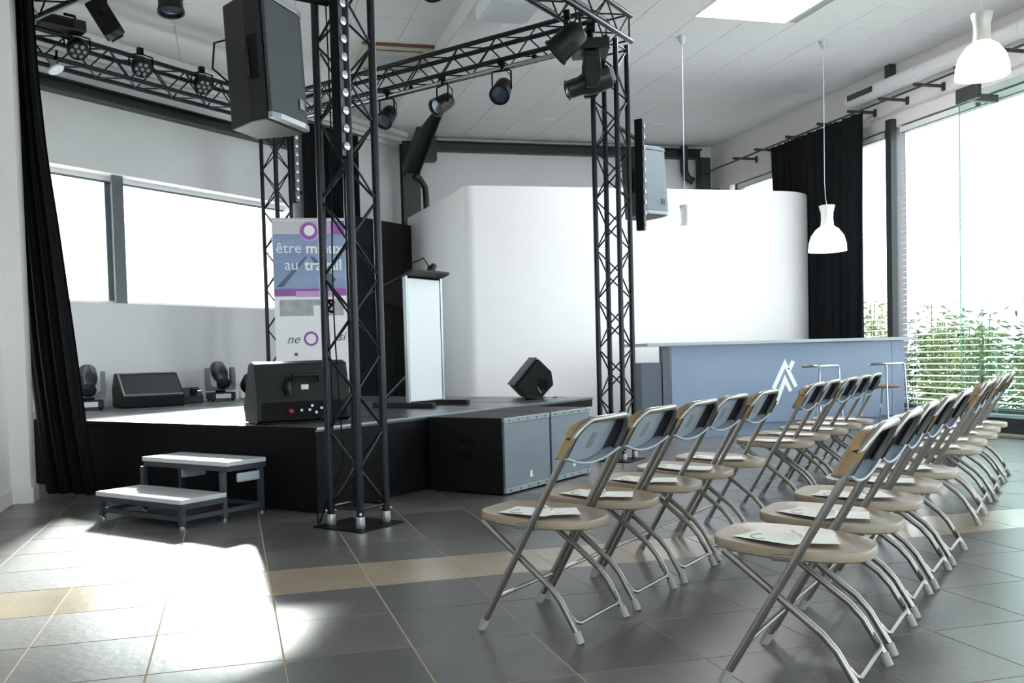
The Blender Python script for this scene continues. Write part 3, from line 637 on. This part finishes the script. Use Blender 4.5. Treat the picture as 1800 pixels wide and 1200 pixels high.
par('spotlight under the right truss nearest the counter tower', S(3.43, .62, zc), -.6, math.radians(130), 1.05, .24)
par('large spotlight on the front truss beside the hanging moving head', S(2.72, -.51, zc), -2.1, math.radians(128), 1.3, .2)
par('square spotlight hanging near the top left by the tall curtain', S(-.166, 1.93, zc), PI / 2 - .1, math.radians(150), 1.0, .24, square=True)
par('round spotlight at the top edge, left of the large loudspeaker', S(-.166, 1.13, zc), .2, math.radians(172), .95, .3)
par('dark spotlight just showing at the top edge between the towers', S(.75, -.51, zc), .2, math.radians(150), 1.0, .3)
def ledpar(label, loc, rz):
    t = thing('led_spotlight', label, 'stage light', loc, rz, 'round LED spotlights on the rear truss')
    H = RX(math.radians(138))
    MB().lathe([(.06, -.07), (.095, -.05), (.105, .03), (.1, .045)], 20, H).build('housing', BLACKP, t, smooth=True)
    MB().lathe([(.094, .046), (.094, .048)], 20, H).build('front_plate', DGRILLE, t)
    me = MB().lathe([(.022, .049), (.018, .058), (.0001, .06)], 10, cap=False).mesh('lens', LED, smooth=True)
    for k in range(7):
        a = k * PI / 3; r = 0 if k == 6 else .058
        ob('lens', me, t, H @ T(r * math.cos(a), r * math.sin(a), 0))
    MB().path([(-.12, 0, 0), (-.12, .02, .12), (0, .02, .14), (.12, .02, .12), (.12, 0, 0)], .009, 6).build('yoke', BLACKM, t, smooth=True)
    MB().box(-.03, .03, .0, .06, .14, .2).build('clamp', BLACKM, t)
for i, (a, lb) in enumerate(((.83, 'round LED spotlight on the rear truss next to the tall curtain'), (1.55, 'middle round LED spotlight on the rear truss'), (2.34, 'round LED spotlight on the rear truss nearest the hanging loudspeaker'))):
    ledpar(lb, S(a, 3.86, 4.14), SA - .35)
dl = thing('dish_light', 'pale round lamp dish showing beside the tall curtain under the rear truss', 'stage light', S(.60, 3.86, 3.875), 0)
MB().lathe([(.075, 0), (.08, .015), (.04, .05), (.02, .09)], 20, RY(math.radians(-28)) @ RX(math.radians(-8))).build('dish', LGREY, dl, smooth=True)
MB().path([(0, 0, .1), (0, .04, .2)], .012, 8).build('stem', BLACKM, dl)
mh = thing('ballast_box', 'dark control box clamped to the rear truss beside the tall curtain', 'stage light', S(.62, 3.80, 4.30), SA - .2)
MB().box(-.2, .22, -.08, .08, -.05, .06).build('case', BLACKP, mh, bevel=.012); MB().box(-.18, .1, -.085, -.08, -.03, .03).build('panel', BLACKM, mh)
MB().path([(.15, .0, .06), (.15, .03, .12), (.05, .03, .12)], .014, 8).build('clamp', BLACKM, mh, smooth=True)

# cables on the nearest tower
c = thing('tower_cable', 'black cables running down the left side of the nearest truss tower', 'cable', S(-.27, -.40, 0), SA)
for k, (dx, dy) in enumerate(((0, 0), (.03, -.04), (.02, .03))):
    MB().path([(dx, dy, 3.9)] + [(dx + .015 * math.sin(z * 3 + k), dy + .012 * math.cos(z * 2.3 + k * 2), z) for z in [3.4 - .25 * i for i in range(13)]] + [(dx - .05 * k, dy + .04, .2), (dx - .03, dy + .1, .012)], .005, 6).build('cord', BLACKM, c, smooth=True)
MB().path([(.01 + .014 * math.cos(a * .9), -.02 + .012 * math.sin(a * .7), 1.36 + .035 * math.sin(a * .35)) for a in range(16)], .008, 6).build('cable_knot', BLACKM, c, smooth=True)

# ================================================================== LECTERN, BANNER, DRAPES
le = thing('lectern', 'white fronted lectern with dark sloping top standing on the stage', 'lectern', S(2.28, .80, SH + .003), SA)
MB().box(-.245, .245, .0, .018, .05, 1.17).build('front_panel', PANELW, le, bevel=.012, seg=3)
for x in (-.262, .262):
    MB().box(x - .014, x + .014, -.006, .03, .045, 1.19).build('post', EDGE, le, bevel=.003)
    MB().box(x - .025, x + .025, -.28, .42, 0, .045).build('foot', BLACKP, le, bevel=.003)
    MB().path([(x, .03, .28), (x, .33, .045)], .014, 8).build('strut', STEPF, le, smooth=True)
MB().box(-.28, .28, -.1, .5, -.012, .012, T(0, 0, 1.2) @ RX(math.radians(-20))).build('reading_top', BLACKP, le, bevel=.004)
for x in (-.262, .262): MB().prism([(.03, .9), (.06, .9), (.44, 1.03), (.44, 1.045), (.03, 1.18)], x - .01, x + .01, axis='x').build('side_panel', BLACKM, le)
mi = MB().path([(.1, .05, 1.2), (.08, .0, 1.3), (-.02, -.02, 1.36), (-.16, .02, 1.3), (-.2, .1, 1.22)], .006, 6).build('microphone_cable', BLACKM, le, smooth=True)
MB().lathe([(.02, -.05), (.035, 0), (.03, .05), (.01, .07)], 12, T(.1, -.02, 1.27) @ RY(.9)).build('reading_lamp', BLACKP, le, smooth=True)
# roll-up banner
ba = thing('rollup_banner', 'tall white and purple roll-up banner standing on the stage', 'banner', (.94, 10.70, SH + .003), math.radians(-3))
BH = 2.1
MB().box(-.44, .44, -.06, .06, 0, .06).build('base', LGREY, ba, bevel=.012)
sh_ = MB().box(-.43, .43, -.002, .002, .06, BH).build('sheet', BANW, ba)
MB().box(-.44, .44, -.012, .012, BH, BH + .02).build('top_rail', LGREY, ba, bevel=.003)
MB().path([(0, .03, .05), (0, .03, BH)], .01, 8).build('support_pole', LGREY, ba)
def pr_(x0, x1, z0, z1, m, nm, y=-.0035): return MB().box(x0, x1, y, -.0021, z0, z1).build(nm, m, sh_)
pr_(-.43, 0, BH - .165, BH - .01, BANG, 'header_print'); pr_(0, .43, BH - .165, BH - .01, BANPL, 'header_print'); pr_(.25, .43, BH - .165, BH - .01, BANP, 'header_print', -.0042)
pr_(-.425, .425, BH - .80, BH - .1651, BANB, 'photo_print')
MB().add([(-.4, -.0045, BH - .78), (-.32, -.0045, BH - .78), (-.03, -.0045, BH - .43), (-.06, -.0045, BH - .43)], [(0, 1, 2, 3)]).add([(.2, -.0045, BH - .78), (.3, -.0045, BH - .7), (.04, -.0045, BH - .43), (.0, -.0045, BH - .43)], [(0, 1, 2, 3)]).build('pier_print', BANS, sh_)
pr_(-.425, .425, BH - .89, BH - .801, BANP, 'purple_band'); pr_(-.18, .30, BH - .90, BH - .83, BANPL, 'caption_strip', -.0045)
pr_(-.37, .37, BH - 1.12, BH - .93, BANPH, 'photo_strip'); pr_(.02, .14, BH - 1.12, BH - 1.0, BANW, 'photo_window', -.0045)
for y, cx, cz, R0, R1, m in ((-.005, .0, BH - .135, .0, .12, BANPL), (-.0058, -.005, BH - .13, .062, .1, BANP), (-.0066, .0, BH - .125, .0, .062, BANW), (-.0045, -.02, BH - 1.39, .06, .085, BANP)):
    n = 28; mb = MB()
    for k in range(n):
        a = 2 * PI * k / n; mb.v += [Vector((cx + R0 * math.cos(a), y, cz + R0 * math.sin(a))), Vector((cx + R1 * math.cos(a), y, cz + R1 * math.sin(a)))]
    mb.f = [(2 * k, 2 * k + 1, 2 * ((k + 1) % n) + 1, 2 * ((k + 1) % n)) for k in range(n)]
    mb.build('ring_logo', m, sh_)
def bt(s_, size, x, z, m, shear=0, bold=0): return text(s_, size, m, 'lettering', sh_, T(x, -.005, z) @ RX(PI / 2), .001, shear, bold)
bt('être', .178, -.245, BH - .385, BANW); bt('mieux', .178, .17, BH - .39, BANW, 0, .004)
bt('au', .178, -.22, BH - .58, BANW); bt('travail', .178, .15, BH - .585, BANW, 0, .004)
bt('ne', .15, -.23, BH - 1.44, INK, .35); bt('e', .15, .12, BH - 1.43, INK, .35); bt('si', .15, .33, BH - 1.42, INK, .35)
for x0, x1 in ((-.3, -.08), (.02, .2), (.24, .38)): pr_(x0, x1, BH - 1.7, BH - 1.695, BANG, 'small_print')
MB().lathe([(.0001, 0), (.022, 0)], 14, T(-.2, -.0045, BH - 1.57) @ RX(PI / 2), cap=False).build('dot_print', INK, sh_)
pr_(.3, .43, .1, .2, BANP, 'corner_print')
# drapes on the stage wall, black flats
dr = thing('black_backdrop', 'black drape hanging on the wall behind the banner', 'curtain', LW(0, 0, 0), WA)
drape('cloth', lambda u: (-2.42 + 1.2 * u, -.2, 4.36), lambda u: (-2.42 + 1.2 * u, -.2, .03), 90, .03, CURT, dr, seed=8, freq=8)
MB().path([(-2.6, -.2, 4.38), (-1.1, -.2, 4.38)], .014, 8).build('rail', STEEL, dr)
fl = thing('acoustic_screen', 'black panelled screen standing right of the banner, behind the lectern', 'screen', LW(0, -.62, 0), WA)
MB().box(-1.985, .34, 0, .06, .0, 3.06).build('frame', BLACKM, fl)
pm_ = MB().box(-.228, .228, -.02, 0, -.218, .218).mesh('panel', mat('black_acoustic_foam', (20, 22, 24), .9, var=.15, bump=.4, bscale=60), bevel=.008, seg=1)
for i in range(5):
    for j in range(7): ob('panel', pm_, fl, T(-1.753 + .463 * i, 0, .22 + .437 * j))
# tall curtain at the left
tc = thing('stage_curtain', 'tall black curtain hanging at the left edge of the stage', 'curtain', (0, 0, 0))
def interp(tab, z):
    for (z0, v0), (z1, v1) in zip(tab, tab[1:]):
        if z0 >= z >= z1: return v0 + (v1 - v0) * (z0 - z) / (z0 - z1)
    return tab[-1][1] if z < tab[-1][0] else tab[0][1]
mb = MB(); n, nz = 90, 30; rnd = random.Random(4); ph = [rnd.uniform(0, 6) for _ in range(5)]
RT = [(4.6, -1.40), (3.3, -1.37), (2.7, -1.33), (2.15, -1.27), (1.25, -1.185), (.55, -1.126), (0.02, -1.06)]
LT = [(4.6, -1.66), (2.5, -1.64), (1.2, -1.6), (0.02, -1.50)]
for l in (0, 1):
    for i in range(nz + 1):
        z = 4.6 - (4.58 * i / nz)
        for j in range(n + 1):
            u = j / n; x = interp(LT, z) + (interp(RT, z) - interp(LT, z)) * u
            w = math.sin(u * 26 + ph[0] + .4 * math.sin(z)) + .5 * math.sin(u * 51 + ph[1] + z * .4) + .6 * math.sin(u * 11 + ph[2])
            mb.v.append(Vector((x, 7.86 - .28 * u + .035 * w + l * .008, z)))
st_ = (n + 1) * (nz + 1)
for l in (0, 1):
    for i in range(nz):
        for j in range(n):
            q = [l * st_ + i * (n + 1) + j, l * st_ + i * (n + 1) + j + 1, l * st_ + (i + 1) * (n + 1) + j + 1, l * st_ + (i + 1) * (n + 1) + j]
            mb.f.append(tuple(q) if l else tuple(reversed(q)))
mb.build('cloth', CURT, tc, smooth=True)
MB().path([(-1.9, 7.9, 4.62), (-1.3, 7.6, 4.62)], .015, 8).build('rail', STEEL, tc)
wb = thing('wall_board', 'white framed board on the side wall at the far left edge', 'board', (LX, 6.65, 2.0))
MB().box(.001, .05, -.9, .12, -.0, .55).build('frame', WHITE, wb, bevel=.012); MB().box(.05, .054, -.86, .07, .05, .5).build('face', PANELW, wb)

# ================================================================== PARTITION AND BAR
def arc(cx, cy, r, a0, a1, n): return [(cx + r * math.cos(math.radians(a0 + (a1 - a0) * k / n)), cy + r * math.sin(math.radians(a0 + (a1 - a0) * k / n))) for k in range(n + 1)]
pth = [(2.72, 13.75), (2.93, 11.6)] + arc(3.07, 11.23, .14, 178, 268, 6) + [(5.2, 11.05)] + arc(7.45, 11.83, .80, 270, 335, 10) + [(8.28, 11.85)]
pa = thing('partition_screen', 'large white curved partition behind the bar counter', 'partition', (0, 0, 0))
mb = MB(); n = len(pth)
for z in (0, 3.2):
    for k, p in enumerate(pth):
        a = Vector(pth[max(k - 1, 0)]); b = Vector(pth[min(k + 1, n - 1)]); d = (b - a).normalized(); nn = Vector((-d.y, d.x))
        mb.v += [Vector((p[0], p[1], z)), Vector((p[0] + nn.x * .09, p[1] + nn.y * .09, z))]
for k in range(n - 1):
    a, b = 2 * k, 2 * k + 2; u = 2 * n
    mb.f += [(a, b, b + u, a + u), (a + 1, a + 1 + u, b + 1 + u, b + 1), (a + u, b + u, b + u + 1, a + u + 1), (a, a + 1, b + 1, b)]
mb.f += [(0, 2 * n, 2 * n + 1, 1), (2 * n - 2, 2 * n - 1, 4 * n - 1, 4 * n - 2)]
mb.build('curved_panel', SCREENW, pa, smooth=True)
bc = thing('bar_counter', 'long blue-grey bar counter with a white chevron logo', 'counter', (0, 9.6, 0))
MB().box(4.66, 8.36, -.06, .62, 1.09, 1.128).build('worktop', mat('worktop_light_grey', (164, 172, 184), .35, var=.02), bc, bevel=.004)
MB().box(4.99, 8.02, 0, .02, .14, 1.085).build('front_panel', COUNT, bc, bevel=.002)
MB().box(5.0, 8.02, .03, .06, 0, .14).build('kick_plate', COUNT, bc)
MB().box(8.025, 8.2, .0, .6, 0, 1.085).build('end_panel', COUNT, bc, bevel=.002)
MB().box(4.885, 4.985, .015, .1, 0, 1.085).build('end_panel', COUNTD, bc, bevel=.002)
MB().box(4.62, 4.88, .03, .3, 0, .9).build('low_cabinet', COUNTD, bc, bevel=.003)
def poly(pts, nm): MB().prism([(x, z) for x, z in pts], -.006, -.0005, axis='y').build(nm, LOGOW, bc)
def stroke(p, q, w, e0=0, e1=0):
    p, q = Vector(p), Vector(q); d = (q - p).normalized(); n_ = Vector((-d.y, d.x)) * w / 2
    poly([tuple(p + n_ - d * e0), tuple(q + n_ + d * e1), tuple(q - n_ + d * e1), tuple(p - n_ - d * e0)], 'logo_stroke')
def chevron(a, b, c_, w):
    a, b, c_ = Vector(a), Vector(b), Vector(c_); d1 = (b - a).normalized(); d2_ = (c_ - b).normalized(); n1 = Vector((-d1.y, d1.x)) * w / 2; n2 = Vector((-d2_.y, d2_.x)) * w / 2
    m_ = (n1 + n2).normalized(); k = (w / 2) / m_.dot(n1.normalized()); to, ti = b + m_ * k, b - m_ * k
    poly([tuple(a + n1), tuple(to), tuple(ti), tuple(a - n1)], 'logo_stroke'); poly([tuple(to), tuple(c_ + n2), tuple(c_ - n2), tuple(ti)], 'logo_stroke')
chevron((6.335, .54), (6.497, .84), (6.645, .555), .052)
chevron((6.362, .357), (6.495, .65), (6.572, .505), .052)
stroke((6.556, .765), (6.612, .868), .05)
def stool(label, x, y, rz):
    t = thing('bar_stool', label, 'stool', (x, y, 0), rz, 'chrome stools at the bar counter')
    MB().lathe([(.16, .535), (.18, .545), (.18, .565), (.15, .575)], 20).build('seat', mat('stool_seat_brown', (120, 100, 84), .5, var=.05), t, smooth=True)
    for sx in (-1, 1):
        MB().path([(sx * .19, -.2, .005), (sx * .17, -.17, .5), (sx * .16, -.16, .79), (sx * .16, -.14, .815)], .012, 8).build('leg', CHROME, t, smooth=True)
        MB().path([(sx * .19, .2, .005), (sx * .15, .12, .54)], .012, 8).build('leg', CHROME, t, smooth=True)
        MB().path([(sx * .187, -.19, .2), (sx * .18, .17, .2)], .009, 8).build('footrest', CHROME, t, smooth=True)
    MB().path([(-.182, -.188, .2), (.182, -.188, .2)], .009, 8).build('footrest', CHROME, t, smooth=True)
    MB().path([(-.22, .02, .81), (-.2, -.1, .815), (-.16, -.15, .815), (.16, -.15, .815), (.2, -.1, .815), (.22, .02, .81)], .014, 8).build('back_rail', CHROME, t, smooth=True)
stool('chrome stool under the chevron logo at the counter', 6.48, 8.95, .25)
stool('chrome stool at the window end of the counter', 7.36, 8.95, .25)
# pendants
def pendant(label, x, y, zb, m, scale=1.0, glow=None, wob=.02):
    t = thing('pendant_lamp', label, 'lamp', (x, y, zb), 0, 'bell-shaped pendant lamps'); s = scale
    MB().lathe([(.215 * s, 0), (.21 * s, .09 * s), (.185 * s, .18 * s), (.13 * s, .26 * s), (.075 * s, .3 * s), (.07 * s, .3 * s), (.125 * s, .255 * s), (.18 * s, .175 * s), (.204 * s, .09 * s), (.209 * s, .004)], 28, cap=False).build('shade', m, t, smooth=True)
    MB().lathe([(.075 * s, .3 * s), (.068 * s, .38 * s), (.07 * s, .46 * s), (.09 * s, .54 * s), (.088 * s, .545 * s)], 20).build('neck', mat('pendant_neck_aluminium', (205, 206, 204), .35, metal=.4, var=.02), t, smooth=True)
    if glow: MB().lathe([(.0001, .1 * s), (.04, .12 * s), (.045, .17 * s), (.02, .24 * s)], 12, cap=False).build('bulb', BULB, t, smooth=True)
    h = ZC - zb
    MB().path([(.0, 0, .54 * s), (-wob, 0, .54 * s + .1), (-wob * 1.4, 0, .54 * s + .3), (-wob * 1.2, 0, h * .7), (-wob, 0, h - .03)], .0038, 6).build('cord', LGREY, t, smooth=True)
    MB().lathe([(.015, h - .09), (.035, h - .05), (.055, h - .008), (.055, h - .001)], 16, T(-wob, 0, 0)).build('ceiling_rose', LGREY, t, smooth=True)
pendant('white pendant lamp hanging in front of the white partition', 5.19, 9.53, 2.17, COOL)
pendant('white pendant lamp hanging in front of the black window curtain', 6.96, 9.39, 2.17, COOL)
pendant('large glowing pendant lamp near the top right corner', 6.48, 6.60, 3.36, WARM, 1.0, True, 0.0)
# ceiling things
lp = thing('ceiling_light', 'large white light panel set in the ceiling at the top edge', 'ceiling light', (5.56, 8.32, ZC))
MB().box(-.55, .55, -.6, .61, .004, .018).build('diffuser', LIGHTP, lp)
MB().box(-.58, -.551, -.63, .64, -.004, .02).box(.551, .58, -.63, .64, -.004, .02).box(-.55, .55, -.63, -.601, -.004, .02).box(-.55, .55, .611, .64, -.004, .02).build('frame', WHITE, lp)
for x, y, lb in ((4.86, 13.2, 'flush round ceiling spot nearest the right overhead truss'), (6.72, 13.2, 'flush round ceiling spot above the partition')):
    t = thing('downlight', lb, 'ceiling light', (x, y, ZC), 0, 'flush ceiling spots'); MB().lathe([(.12, -.004), (.13, -.001)], 24).build('ring', WHITE, t); MB().lathe([(.0001, -.006), (.1, -.006)], 24, cap=False).build('glass', PANELW, t)
ac = thing('ceiling_air_conditioner', 'cream ceiling air conditioner with a brown edge behind the truss', 'air conditioner', (2.0, 10.75, ZC))
MB().box(-.42, .41, -.42, .42, -.05, -.001).build('body', CREAM, ac, bevel=.01)
MB().box(-.43, .415, -.45, -.425, -.03, -.001).build('edge_batten', WOODB, ac)
MB().box(-.2, .2, -.16, .16, -.056, -.0505).build('intake_grille', LGREY, ac, bevel=.003)
for y in (-.34, .34): MB().box(-.3, .3, y - .012, y + .012, -.054, -.0505).build('outlet_slot', STEEL, ac)
pj = thing('projector', 'white ceiling projector with rounded casing at the top edge', 'projector', (2.64, 8.12, 4.33))
MB().box(-.26, .27, -.28, .32, -.1, .09).build('casing', PANELW, pj, bevel=.07, seg=4)
MB().lathe([(.05, 0), (.055, .03)], 16, T(.1, .33, 0) @ RX(-PI / 2)).build('lens', LENS, pj); MB().path([(0, 0, .085), (0, 0, .128)], .03, 10).build('mount', WHITE, pj)
MB().box(-.262, -.2, -.285, -.279, -.03, -.02).build('vent_slot', BLACKM, pj)

# ================================================================== CHAIRS
def make_chair():
    t = thing('folding_chair', '', 'chair')
    yt = lambda z: .20 - .44 * (z / .79)
    MB().path([(-.215, yt(.02), .02), (-.215, yt(.4), .4), (-.215, yt(.69), .69), (-.211, yt(.72), .72), (-.197, yt(.75), .75), (-.173, yt(.775), .775), (-.14, yt(.79), .79), (.14, yt(.79), .79), (.173, yt(.775), .775), (.197, yt(.75), .75), (.211, yt(.72), .72), (.215, yt(.69), .69), (.215, yt(.4), .4), (.215, yt(.02), .02)], .0125, 10).build('back_frame', CHAIRT, t, smooth=True)
    for s in (-1, 1):
        MB().path([(s * .185, .2, .405), (s * .186, .16, .375), (s * .188, -.09, .185), (s * .188, -.13, .14), (s * .188, -.2, .02)], .0115, 10).build('leg', CHAIRT, t, smooth=True)
        MB().path([(s * .215, yt(.004), .001), (s * .215, yt(.04), .04)], .0155, 10).build('foot_cap', CAP, t, smooth=True)
        MB().path([(s * .188, -.205, .001), (s * .188, -.188, .04)], .0155, 10).build('foot_cap', CAP, t, smooth=True)
        MB().box(s * .197 - .005, s * .197 + .005, -.04, .05, .39, .41).build('hinge_plate', CHAIRT, t, bevel=.004)
    MB().path([(-.215, yt(.13), .13), (.215, yt(.13), .13)], .008, 8).build('stretcher', CHAIRT, t, smooth=True)
    MB().path([(-.186, -.16, .1), (-.175, -.18, .072), (-.15, -.186, .062), (.15, -.186, .062), (.175, -.18, .072), (.186, -.16, .1)], .0075, 8).build('stretcher', CHAIRT, t, smooth=True)
    # seat: rounded D, wide at the front third, dished
    mb = MB(); n = 44; ring = []
    for k in range(n):
        a = 2 * PI * k / n; c, s_ = math.cos(a), math.sin(a); e = .5 if s_ > 0 else .66
        x = math.copysign(abs(c) ** e, c); y = math.copysign(abs(s_) ** (.58 if s_ > 0 else .8), s_)
        ring.append((x * (.198 - (.035 * max(0, -y)) - .02 * max(0, y)), .03 + y * .235))
    sl = lambda y: .425 + .035 * y
    for sc, dz in ((.962, -.033), (.993, -.028), (1, -.007), (.985, .0), (.95, -.001), (.8, -.009), (.5, -.015), (.2, -.017)):
        for x, y in ring: mb.v.append(Vector((x * sc, .03 + (y - .03) * sc, sl(y * sc) + dz)))
    for r in range(7):
        for k in range(n): mb.f.append((r * n + k, r * n + (k + 1) % n, (r + 1) * n + (k + 1) % n, (r + 1) * n + k))
    mb.f.append(tuple(7 * n + k for k in range(n))); mb.f.append(tuple(reversed(range(n))))
    mb.build('seat', CHAIRS, t, smooth=True)
    # backrest: hollow shell, proud of the frame towards the sitter, open to the rear
    SEC = [(-1.035, -.014), (-1.07, .004), (-1.05, .024), (-.97, .04), (-.85, .046)] + [(u, .046 - .018 * (1 - (u / .85) ** 2)) for u in (-.6, -.35, -.1, .1, .35, .6)] + [(.85, .046), (.97, .04), (1.05, .024), (1.07, .004), (1.035, -.014)]
    def bp_(k, v, inset=0, back=0, off=0):
        u, o_ = SEC[k]; zb = .66 - .035 * (1 - min(1, u * u)); zt = .792 - .068 * max(0, (abs(u) - .62) / .45) ** 1.8
        z = zb + (zt - zb) * v
        return Vector((.213 * (u - math.copysign(inset, u)) if abs(u) > .8 else .213 * u, yt(z) + o_ - back + off, z))
    nk = len(SEC); nv = 6
    def shell(ks, inset, back, v0=0, v1=1):
        mb = MB()
        for i in range(nv + 1):
            for k in ks: mb.v.append(bp_(k, v0 + (v1 - v0) * i / nv, inset, back))
        m_ = len(ks)
        for i in range(nv):
            for j in range(m_ - 1): a = i * m_ + j; mb.f.append((a, a + 1, a + m_ + 1, a + m_))
        return mb
    b = shell(range(nk), 0, 0).build('backrest', CHAIRB, t, smooth=True)
    shell(range(4, nk - 4), 0, .006, .03, .97).build('rear_face', CHAIRR, b, smooth=True)
    dk = mat('chair_back_hollow_shade', (46, 48, 52), .5, var=.08)  # darker plastic, with the shade inside the hollow put into its colour
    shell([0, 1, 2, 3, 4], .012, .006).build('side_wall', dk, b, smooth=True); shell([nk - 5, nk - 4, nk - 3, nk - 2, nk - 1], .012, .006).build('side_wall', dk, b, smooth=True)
    low = [bp_(k, 0, 0, 0) for k in range(nk)]
    lip = MB()
    for k, p in enumerate(low): lip.v += [p + Vector((0, 0, .0)), Vector((p.x * .985, yt(p.z) - .012 - .012 * (1 - min(1, SEC[k][0] ** 2)), p.z - .004))]
    lip.f = [(2 * k, 2 * k + 2, 2 * k + 3, 2 * k + 1) for k in range(nk - 1)]
    lip.build('lower_lip', CHAIRR, b, smooth=True)
    MB().path([Vector((p.x * .985, yt(p.z) - .012 - .012 * (1 - min(1, SEC[k][0] ** 2)), p.z - .002)) for k, p in enumerate(low)], .005, 8).build('lower_rim', CHAIRR, b, smooth=True)
    top = [bp_(k, 1, 0, 0) for k in range(2, nk - 2)]; cap = MB()
    for p in top: cap.v += [p, Vector((p.x * .97, yt(p.z) + .004, p.z + .006))]
    cap.f = [(2 * k, 2 * k + 2, 2 * k + 3, 2 * k + 1) for k in range(len(top) - 1)]
    cap.build('top_cap', CHAIRB, b, smooth=True)
    lin_ = MB(); lin_.v = [Vector((v.x * .975, v.y - .001, v.z - .004)) for v in cap.v]; lin_.f = list(cap.f); lin_.build('top_shade_lining', dk, b, smooth=True)  # dark sheet under the cap, carrying on the painted shade of the hollow
    mb = MB()
    for z in (.30, .65):
        for k in (7, 8): p = bp_(k, z, 0, .0075); mb.v.append(p)
    mb.f = [(0, 1, 3, 2)]
    mb.build('moulded_mark', mat('chair_mark_grey', (128, 136, 144), .45, var=.02), b)
    return t
def make_flyer():
    t = thing('flyer', '', 'flyer')
    def sheet(cx, cy, w, h, rot, z, curl):
        mb = MB(); M = T(cx, cy, 0) @ RZ(rot); nx = 6
        for l in (0, .0008):
            for i in range(nx + 1):
                for j in (0, 1):
                    u = i / nx; mb.v.append(M @ Vector((-w / 2 + w * u, -h / 2 + h * j, z + l + curl * (2 * u - 1) ** 2)))
        o = 2 * (nx + 1)
        for i in range(nx):
            a = 2 * i; mb.f += [(a, a + 2, a + 3, a + 1), (a + o, a + 1 + o, a + 3 + o, a + 2 + o), (a, a + o, a + 2 + o, a + 2), (a + 1, a + 3, a + 3 + o, a + 1 + o)]
        mb.f += [(0, 1, 1 + o, o), (2 * nx, 2 * nx + o, 2 * nx + 1 + o, 2 * nx + 1)]
        return mb
    sheet(.02, -.03, .15, .2, .35, 0, .003).build('sheet', PAPER, t)
    o = sheet(-.02, .05, .15, .21, -.25, .005, .003).build('sheet', PAPER, t)
    MB().path([Vector((-.03 + .04 * math.cos(a), .09 + .03 * math.sin(a), .0085)) for a in [.3 + .4 * k for k in range(10)]], .0012, 4).build('ring_print', INK, o)
    return t
CH, FLY = make_chair(), make_flyer()
def make_pen():
    t = thing('pen', '', 'pen'); MB().path([(-.07, 0, .005), (.055, 0, .005), (.07, 0, .005)], .0045, 8, rs=[.0045, .0045, .0015]).build('barrel', PAPER, t, smooth=True)
    MB().box(-.068, -.03, -.0015, .0015, .0095, .0115).build('clip', CHROME, t); return t
PEN = make_pen()
first = {'c': True, 'f': True, 'p': True}
ORD = ['first', 'second', 'third', 'fourth', 'fifth', 'sixth']
def place(proto, key, loc, rz, label, group):
    o = proto if first[key] else copy_tree(proto); first[key] = False
    o.location = loc; o.rotation_euler = (0, 0, rz); o['label'] = label; o['group'] = group; return o
rnd = random.Random(11)
for row, (b0, blocks) in (('front row', (-2.56, ((-1.345, 5), (1.66, 5)))), ('second row', (-3.51, ((-1.42, 5), (1.62, 5))))):
    for bi, (a0, n) in enumerate(blocks):
        where = ('near block', 'far block')[bi]
        for k in range(n):
            a = a0 + .487 * k; jit = rnd.uniform(-.012, .012); rr = SA + rnd.uniform(-.02, .02)
            pos = S(a, b0 + jit)
            nm = '%s from the camera in the %s, %s' % (ORD[k], where, row)
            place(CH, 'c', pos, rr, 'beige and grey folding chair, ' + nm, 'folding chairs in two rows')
            fp = pos + RZ(rr) @ Vector((.0, .04, .4175)); fr_ = SA + rnd.uniform(-.3, .3)
            place(FLY, 'f', fp, fr_, 'white flyers on the chair ' + nm, 'flyers on the chair seats')
            if bi == 0 and k < 3:
                pp = pos + RZ(rr) @ Vector((.02, .03, .428)); place(PEN, 'p', pp, fr_ + .5, 'white pen on the chair ' + nm, 'pens on the flyers')
